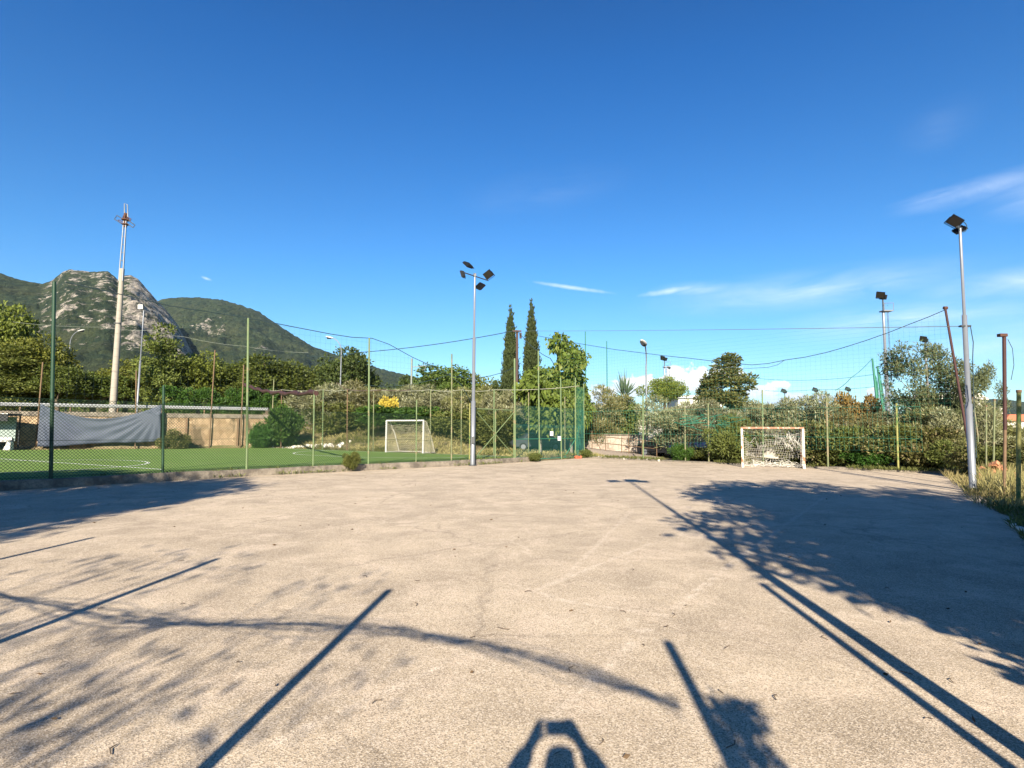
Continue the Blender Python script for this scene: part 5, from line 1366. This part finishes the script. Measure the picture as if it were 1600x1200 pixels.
lowb = [('bush0', 1132, 668, 60, 31.5, 'low green bush left of the rusty goal'), ('bush1', 1235, 665, 60, 31.5, 'low dry bush behind the right goalpost'), ('bush1', 1282, 660, 70, 29.6, 'low dry bush around the first slim post right of the goal'),
        ('bush0', 1320, 668, 70, 28.6, 'low green bush midway between two slim posts right of the goal'), ('bush2', 1352, 700, 50, 27.6, 'small leafy green weeds at the court edge'), ('bush1', 1378, 668, 80, 27.4, 'low dry bush left of the last slim post'),
        ('bush0', 1425, 665, 80, 26.6, 'low green bush right of the last slim post'), ('bush1', 1460, 668, 70, 25.8, 'low dry bush behind the concrete block'), ('bush0', 1490, 690, 60, 24.6, 'low green bush left of the silver pole foot'),
        ('bush0', 1147, 650, 44, 33.5, 'green bush behind the left goalpost'), ('bush1', 1515, 690, 50, 22.5, 'low dry bush right behind the silver pole'), ('bush0', 1560, 700, 60, 21, 'green bush behind the tall red brown post'), ('bush1', 1600, 705, 60, 20, 'dry bush at the right edge behind the thick post'),
        ('bush0', 1090, 700, 60, 33.5, 'low green bush in front of the dark blue car')]
for k, px, py, w_, Y, lab in lowb: P_('bush', k, px, py, w_, Y, lab, 'bush', g4)
P_('shrub', 'bush2', 1065, 694, 29, onfar(1065).y+.3, 'round bright green shrub on the court end kerb', 'shrub', zb=0)
P_('shrub', 'bush0', 549, 707, 24, oncurb(549, -.1).y, 'small green bush growing from the turf kerb', 'shrub', zb=.05)
P_('shrub', 'bush0', 914, 703, 18, 37.2, 'small weed clump below the green mesh corner', 'shrub', zb=0)
P_('shrub', 'bush0', 834, 708, 20, oncurb(834, -.2).y, 'small weeds on the kerb right of the gate', 'shrub', zb=0)
# clipped hedge on the road
hd_a, hd_b = online(262, TL+tn*4.2, tld), online(430, TL+tn*3.6, tld)
r0 = rg(230); cl = []
for k in range(60):
    q = r0.random(); p = hd_a+(hd_b-hd_a)*q; cl.append((p.x+r0.normal()*.3, p.y+r0.normal()*.3, 3.2+r0.random()*1.7, .55, .8))
me = crown_mesh('hedge', cl, 16000, .16, .10, 'leaf_hedge', 231, up=.3)
o = bpy.data.objects.new('hedge', me); link(o); tag(o, 'long bright green hedge above the guardrail and stone wall', 'hedge')
# far wooded ground behind everything, reads as one mass
r0 = rg(240); cl = []
for k in range(420):
    a = r0.uniform(-.95, .95); Y = r0.uniform(88, 170); X = a*Y; cl.append((X, Y, hz(X, Y)+r0.uniform(.5, 2.5+(2.0 if a < -.1 else 0)), r0.uniform(1.6, 2.8), .9))
me = crown_mesh('far_woods', cl, 34000, .75, .5, 'leaf_broad', 241, up=.2)
o = bpy.data.objects.new('far_woods', me); link(o); tag(o, 'distant belt of mixed low trees behind the nearer crowns', 'woods', kind='stuff')

# ------------------------------------------------------------------ grasses and litter
def grass(name, pts, h, wd, mat, seed, label, lean=.5):
    rng = np.random.default_rng(seed); n = len(pts); C = np.array(pts)
    D = rng.normal(size=(n, 3))*lean; D[:, 2] = 1; D /= np.linalg.norm(D, axis=1, keepdims=True)
    V, F = leaf_arrays(C, D, h, wd, rng, .15); o = bpy.data.objects.new(name, npmesh(name, V, F, M[mat])); link(o); tag(o, label, 'grass', kind='stuff'); return o
rgp = np.random.default_rng(5)
def scatter_poly(px_poly, n, clump=0.0, z=None):
    gp = [G(*p) for p in px_poly]; xs = [p.x for p in gp]; ys = [p.y for p in gp]; out = []
    poly = [(p.x, p.y) for p in gp]
    X = rgp.uniform(min(xs), max(xs), n*5); Y = rgp.uniform(min(ys), max(ys), n*5); ins = poly_sd(X, Y, poly) < 0
    if clump: ins &= fbm(X*clump, Y*clump, 3, 3) > .46
    X, Y = X[ins][:n], Y[ins][:n]; Z = np.maximum(hgt(X, Y), 0) if z is None else np.full(X.shape, z); return np.stack([X, Y, Z], 1)
grass('dry_grass', scatter_poly([(1470, 740), (1500, 765), (1520, 790), (1570, 800), (1660, 830), (1660, 745), (1520, 728)], 9000, .9), .34, .022, 'grass_dry', 1, 'dry straw coloured grass around the right-hand posts')
grass('tall_grass', scatter_poly([(1528, 752), (1535, 775), (1640, 800), (1640, 745)], 2600), .75, .020, 'grass_dry', 2, 'tall dry grass between the right-hand posts', .3)
grass('weed_grass', scatter_poly([(1490, 752), (1530, 790), (1590, 815), (1700, 900), (1700, 780), (1530, 745)], 7000, 1.3), .20, .022, 'grass_green', 3, 'green weeds at the right edge of the court')
grass('edge_grass', scatter_poly([(1560, 800), (1600, 850), (1720, 950), (1720, 800)], 4000, 1.1), .22, .02, 'grass_green', 4, 'shaded grass at the right edge')
L_ = []
for i in range(3200):
    q = rgp.random(); p = FARL+fd*(q*19.5-.2)+fn*abs(rgp.normal()*.35+.05)
    if vnoise(q*30, 1.1) > .42: L_.append((p.x, p.y, .03))
grass('edge_weeds', L_, .26, .03, 'grass_green', 6, 'weeds along the far end of the court')
L_ = []
for i in range(2600):
    k = rgp.integers(1, 6); a, c = CURB[k], (CURB+[FARL])[k+1]; q = rgp.random(); d = (c-a).normalized(); n = Vector((-d.y, d.x, 0)); p = a+(c-a)*q+n*(rgp.normal()*.06+(-.03 if rgp.random() < .6 else .3))
    if vnoise(p.x*1.3, p.y*1.3) > .60: L_.append((p.x, p.y, .0 if (p-a).dot(n) < 0 else ZT))
grass('kerb_weeds', L_, .20, .026, 'grass_green', 7, 'small weeds along the turf kerb')
X = rgp.uniform(-46, 6, 60000); Y = rgp.uniform(32, 62, 60000); sd = poly_sd(X, Y); a = X/Y
ok = (sd > .3) & (sd < 13) & (fbm(X*.35, Y*.35, 3, 8) > .42) & (a > -.42)
grass('bank_grass', np.stack([X[ok], Y[ok], hgt(X[ok], Y[ok])], 1)[:16000], .30, .05, 'grass_dry', 9, 'dry grass on the bank behind the turf')
ok = (sd > .3) & (sd < 15) & (fbm(X*.3+5, Y*.3, 3, 12) > .45) & (a > -.42)
grass('bank_weeds', np.stack([X[ok], Y[ok], hgt(X[ok], Y[ok])], 1)[:14000], .34, .06, 'grass_green', 10, 'green weeds on the bank behind the turf')
ok = (sd > .1) & (sd < 1.2) & (a <= -.40)
grass('verge_weeds', np.stack([X[ok], Y[ok], np.full(ok.sum(), .02)], 1)[:5000], .32, .04, 'grass_dry', 11, 'dry weeds at the foot of the stone wall')
# dead leaves and twigs on the asphalt
n = 190; X = rgp.uniform(-12, 10, n); Y = 2.2+rgp.random(n)**1.6*22; ok = poly_sd(X, Y) < -.6
C = np.stack([X[ok], Y[ok], np.full(ok.sum(), .012)], 1); D = rgp.normal(size=C.shape); D[:, 2] = .1*np.abs(D[:, 2]); D /= np.linalg.norm(D, axis=1, keepdims=True)
V, F = leaf_arrays(C, D, .055, .02, rgp); o = bpy.data.objects.new('leaf_litter', npmesh('leaf_litter', V, F, M['litter'])); link(o); tag(o, 'scattered dead leaves on the asphalt', 'leaves', kind='stuff')
b = MB()
for k in range(26):
    p = G(rgp.uniform(150, 1500), rgp.uniform(850, 1190)); a = rgp.uniform(0, 6.28); l = rgp.uniform(.04, .12); d = Vector((math.cos(a), math.sin(a), 0))*l; b.tube([p+Vector((0, 0, .008)), p+d*.5+Vector((d.y*.2, -d.x*.2, .014)), p+d+Vector((0, 0, .008))], .0035, 4)
tag(b.build('twig_litter', M['bark']), 'scattered twigs on the asphalt', 'twigs', kind='stuff')
# rubble on the bank
b = MB(); r_ = random.Random(3)
for k in range(120):
    p = at(r_.gauss(470, 30), r_.uniform(684, 699), 49.5-abs(r_.gauss(0, .8))); z = hz(p.x, p.y); s = r_.uniform(.08, .3); b.box((p.x, p.y, z+s*.3), (s, s*.7, s*.6), Euler((r_.random()*3, r_.random()*3, r_.random()*3)).to_matrix())
for k in range(60):
    p = at(r_.uniform(900, 1010), 716, onfar(950, .5).y+r_.uniform(-.2, .6)); s = r_.uniform(.05, .16); p = onfar(r_.uniform(915, 1030), r_.uniform(.0, .5)); b.box((p.x, p.y, .04), (s, s*.7, s*.6), Euler((r_.random()*3, r_.random()*3, r_.random()*3)).to_matrix())
tag(b.build('rubble', M['stone_white']), 'pale stones at the turf corner and the court end', 'rubble', kind='stuff')

# ------------------------------------------------------------------ behind the camera: what throws the shadows
def caster(gp, y=None, h=None):                        # point whose shadow falls on gp
    if h is None: h = (gp.y-y)/LDIR.y/COT
    return Vector((gp.x, gp.y, 0))-LDIR*(h*COT)+Vector((0, 0, h))
tips = [G(145, 840), G(340, 873), G(608, 922), G(1043, 1003)]
b0s = [caster(t_, h=3.0) for t_ in tips]
first = b0s[0]+(b0s[0]-b0s[1])
e = empty('court_near_fence', (b0s[2].x, b0s[2].y, 0), 'line of plain posts with a sagging rolled net behind the photographer', 'fence'); fo = Vector(e.location)
for p in [first]+b0s: post(e, (p.x, p.y, -.1), (p.x, p.y, 3.0), .045, 'green_pale')
roll = [G(-140, 900), G(0, 932), G(110, 952), G(200, 970), G(330, 975), G(480, 976), (620, 985), (760, 1010), (900, 1048), (1000, 1080), (1075, 1108)]
roll = [G(*p) if isinstance(p, tuple) else p for p in roll]
fa = b0s[3]; fdir = (b0s[1]-b0s[3]).normalized(); fdir.z = 0
def onfence(gp):
    den = LDIR.x*fdir.y-LDIR.y*fdir.x; wx, wy = gp.x-fa.x, gp.y-fa.y; s = (wx*fdir.y-wy*fdir.x)/den
    return Vector((gp.x-LDIR.x*s, gp.y-LDIR.y*s, s/COT))
rp_ = [onfence(p) for p in roll]
b = MB(); rr_ = random.Random(5)
for k in range(15):
    ph = rr_.uniform(0, 6.28); rad = abs(rr_.gauss(0, .05)); q_ = []
    for i, (a, c) in enumerate(zip(rp_, rp_[1:])):
        for j in range(6):
            p = a+(c-a)*j/6; tt = (i*6+j)*.16+ph; q_.append(p-fo+Vector((0, rad*math.cos(tt), rad*math.sin(tt*1.3)+rr_.gauss(0, .012))))
    b.tube(q_, .0055, 3, False)
b.build('rolled_net', M['cable'], e)
sp = caster(G(1190, 912), h=3.1); e = empty('fence_post', (sp.x, sp.y, 0), 'plain post beside the photographer throwing a long shadow', 'post')
post(e, (sp.x, sp.y, -.1), sp, .045, 'green_pale')
# lamp pole whose shadow crosses the court
lt = caster(G(985, 753), h=9.0); lt = caster(G(985, 753), h=8.9)
e = empty('floodlight_pole', (lt.x, lt.y, 0), 'silver floodlight pole beside the photographer throwing the longest shadow', 'floodlight'); lo = Vector((0, 0, 8.9))
stepped_pole((0, 0, -.1), lo, .075, .04, 12, 3).build('pole', M['silver'], e)
b = MB(); b.tube([lo+Vector((-.6, 0, .02)), lo+Vector((.5, 0, .02))], .03, 6); b.build('crossbar', M['silver_dark'], e)
flood_head(e, lo+Vector((-.55, .05, .12)), (-.3, .9, -.5), .42); flood_head(e, lo+Vector((.12, .1, .22)), (.2, .9, -.6), .5); flood_head(e, lo+Vector((.45, .1, .05)), (.5, .9, -.5), .4)
# climber on the near fence
b_ = b0s[3]; r0 = rg(250)
cl = [(.10+(2.5-z_)*.10+r0.normal()*(.05+.10*(2.5-z_)*.5), r0.normal()*.05, z_, .06+.05*r0.random(), .95) for z_ in 2.45-1.6*r0.random(70)**.9]+[(.22+.02*k, 0, 2.40+.05*math.sin(k*1.3), .045, .8) for k in range(7)]+[(.05, 0, .5, .3, .8), (.1, 0, .8, .3, .8)]
e = empty('climbing_plant', (b_.x, b_.y, 0), 'climber growing on the fence post behind the photographer', 'plant')
link(bpy.data.objects.new('foliage', crown_mesh('foliage', cl, 6500, .05, .028, 'leaf_bush', 251, up=.4)), e)
bb = MB(); bb.tube([(0.05, 0, -.1), (.1, .02, 1), (.2, 0, 2.4)], [.03, .02, .008], 6); bb.build('stem', M['bark'], e)
# shade trees outside the frame
def shade_tree(key, X, Y, h, w_, label, rz=0.0):
    cm, tm, h0_, w0_, cn_, tn_ = SPEC[key]; e = empty('shade_tree', (X, Y, -.05), label, 'tree', 'shade trees behind the photographer', rz); e.scale = (w_/w0_, w_/w0_, h/h0_)
    link(bpy.data.objects.new(tn_, tm), e); link(bpy.data.objects.new(cn_, cm), e)
shade_tree('shadetree', 7.6, -1.6, 9.6, 7.8, 'large broadleaf tree shading the right of the court', .4)
shade_tree('shadetree', 7.9, -3.0, 9.0, 6.8, 'added unseen tree overlapping the large shade tree to thicken its shadow', 2.0)  # overlaps the crown above, added only to make its shadow denser
shade_tree('shadetree', 12.8, -.8, 5.7, 7.6, 'lower dark broadleaf tree further right of the court', 1.4)
r0 = rg(260); cl = [(r0.uniform(3.65, 12.5), r0.uniform(-1.5, .2), r0.uniform(.3, 3.0), r0.uniform(.32, .5), .9) for k in range(110)]
cl += [(x, r0.uniform(-.9, .2), 3.1+r0.uniform(-.15, .3), .38, .9) for x in np.arange(3.7, 12, .42)]
shade_tree('shadetree', 5.7, -2.3, 8.0, 4.4, 'added unseen slim tree filling the gap left of the large tree shadow', 3.3)  # extra tree out of view, added to close a gap in the shadow
o = bpy.data.objects.new('hedge', crown_mesh('hedge', cl, 26000, .16, .10, 'leaf_hedge', 261, up=.3, shell=.3)); link(o); tag(o, 'added unseen hedge shaped to make the low part of the tree shadow solid', 'hedge')  # invented hedge out of view, shaped to throw a solid, scalloped shadow
shade_tree('shadetree', -12.2, -1.5, 10.2, 5.6, 'tall broadleaf tree beyond the left end of the near fence', 2.9)
shade_tree('shadetree', -17.0, .5, 9.6, 7.0, 'dark tree further left beside the turf', 3.9)
shade_tree('bare', -5.4, -4.6, 6.2, 6.0, 'sparse thin twigged tree behind the near fence', .9)
shade_tree('bare', -3.6, -5.6, 6.4, 4.0, 'second thin twigged tree nearer the photographer', 2.9)

# ------------------------------------------------------------------ the photographer and the phone
def skin_obj(name, chains, mat, parent, sub=2, root=0):
    V = []; E_ = []; Rr = []; idx = {}
    for ch in chains:
        prev = None
        for key, p, r in ch:
            if key not in idx: idx[key] = len(V); V.append(p); Rr.append(r)
            if prev is not None: E_.append((prev, idx[key]))
            prev = idx[key]
    me = bpy.data.meshes.new(name); me.from_pydata(V, E_, []); me.materials.append(mat); o = bpy.data.objects.new(name, me); link(o, parent)
    md = o.modifiers.new('skin', 'SKIN'); md.use_smooth_shade = True
    for i, r in enumerate(Rr):
        sv = me.skin_vertices[0].data[i]; sv.radius = (r, r) if not isinstance(r, tuple) else r; sv.use_root = (i == root)
    s = o.modifiers.new('subdivision', 'SUBSURF'); s.levels = sub; s.render_levels = sub
    return o
px_, py_ = .0, -.36
e = empty('person', (px_, py_, 0), 'person in navy shirt and jeans holding up a phone at the near end', 'person')
def mir(s):
    ch = [('pel', (0, 0, .95), (.13, .10)), ('hip%d' % s, (s*.10, 0, .88), .095), ('kn%d' % s, (s*.12, .02, .48), .06), ('an%d' % s, (s*.13, -.02, .09), .04), ('toe%d' % s, (s*.14, .15, .04), .035)]
    arm = [('chest', (0, -.01, 1.38), (.15, .11)), ('sh%d' % s, (s*.185, -.01, 1.45), .058), ('el%d' % s, (s*.30, .12, 1.50), .042), ('wr%d' % s, (s*.135, .285, 1.69), .032), ('pa%d' % s, (s*.108, .315, 1.735), (.042, .024))]
    fingers = []
    for k, (dz, l) in enumerate(((.042, .055), (.018, .062), (-.006, .058), (-.03, .045))):
        fingers.append([('pa%d' % s, None, None), ('f%da%d' % (k, s), (s*.100, .335-.002*k, 1.742+dz), .0095), ('f%db%d' % (k, s), (s*(.100-l*.45), .341, 1.744+dz), .0085), ('f%dc%d' % (k, s), (s*(.100-l*.85), .339, 1.744+dz*.95), .007)])
    fingers.append([('pa%d' % s, None, None), ('ta%d' % s, (s*.098, .305, 1.695), .012), ('tb%d' % s, (s*.078, .318, 1.70), .010), ('tc%d' % s, (s*.060, .328, 1.712), .0085)])
    return [ch, arm]+fingers
spine = [('pel', (0, 0, .95), (.13, .10)), ('wst', (0, -.01, 1.12), (.125, .09)), ('chest', (0, -.01, 1.38), (.15, .11)), ('nk', (0, -.015, 1.53), .052), ('hd', (0, .01, 1.67), (.084, .095)), ('hd2', (0, .0, 1.80), (.080, .09))]
face = [('hd', (0, .01, 1.64), .08), ('nose', (0, .115, 1.66), .012)]
ears = [[('hd', None, None), ('ear%d' % s, (s*.088, -.005, 1.66), .016)] for s in (-1, 1)]
body = skin_obj('body', [spine]+mir(1)+mir(-1)+[face]+ears, M['skin'], e)
hair = skin_obj('hair', [[('a', (0, -.04, 1.74), (.095, .095)), ('b', (0, -.02, 1.83), (.088, .08))]], M['hair'], e)
shirt = skin_obj('shirt', [[('z', (0, 0, .84), (.16, .125)), ('a', (0, 0, .93), (.16, .125)), ('b', (0, -.01, 1.12), (.145, .11)), ('c', (0, -.01, 1.38), (.17, .13)), ('d', (0, -.012, 1.47), (.07, .065))]]+[[('c', None, None), ('s%d' % s, (s*.19, -.01, 1.45), .075), ('e%d' % s, (s*.29, .11, 1.50), .066), ('w%d' % s, (s*.15, .265, 1.675), .05)] for s in (1, -1)], M['shirt'], e)
jeans = skin_obj('trousers', [[('p', (0, 0, .95), (.145, .115)), ('h%d' % s, (s*.10, 0, .86), .112), ('k%d' % s, (s*.12, .02, .48), .078), ('a%d' % s, (s*.13, -.02, .11), .062)] for s in (1, -1)], M['jeans'], e)
for s in (1, -1): skin_obj('shoe', [[('a', (s*.13, -.04, .05), .05), ('b', (s*.14, .12, .045), .045), ('c', (s*.14, .18, .04), .035)]], M['shoe'], e)
for s in (1, -1):
    b = MB(); b.tube([(s*.032, .094, 1.70), (s*.032, .102, 1.70)], .011, 8); b.build('eye', M['lampblack'], e)
b = MB(); b.tube([(-.024, .094, 1.60), (0, .1, 1.598), (.024, .094, 1.60)], .006, 5); b.build('mouth', M['terracotta'], e)
b = MB(); b.box((.03, -.016, H-.012), (.165, .010, .085)); b.box((.03, -.0225, H-.012), (.158, .002, .078))
ph = b.build('phone', M['lampblack']); tag(ph, 'black phone held sideways by the photographer', 'phone')
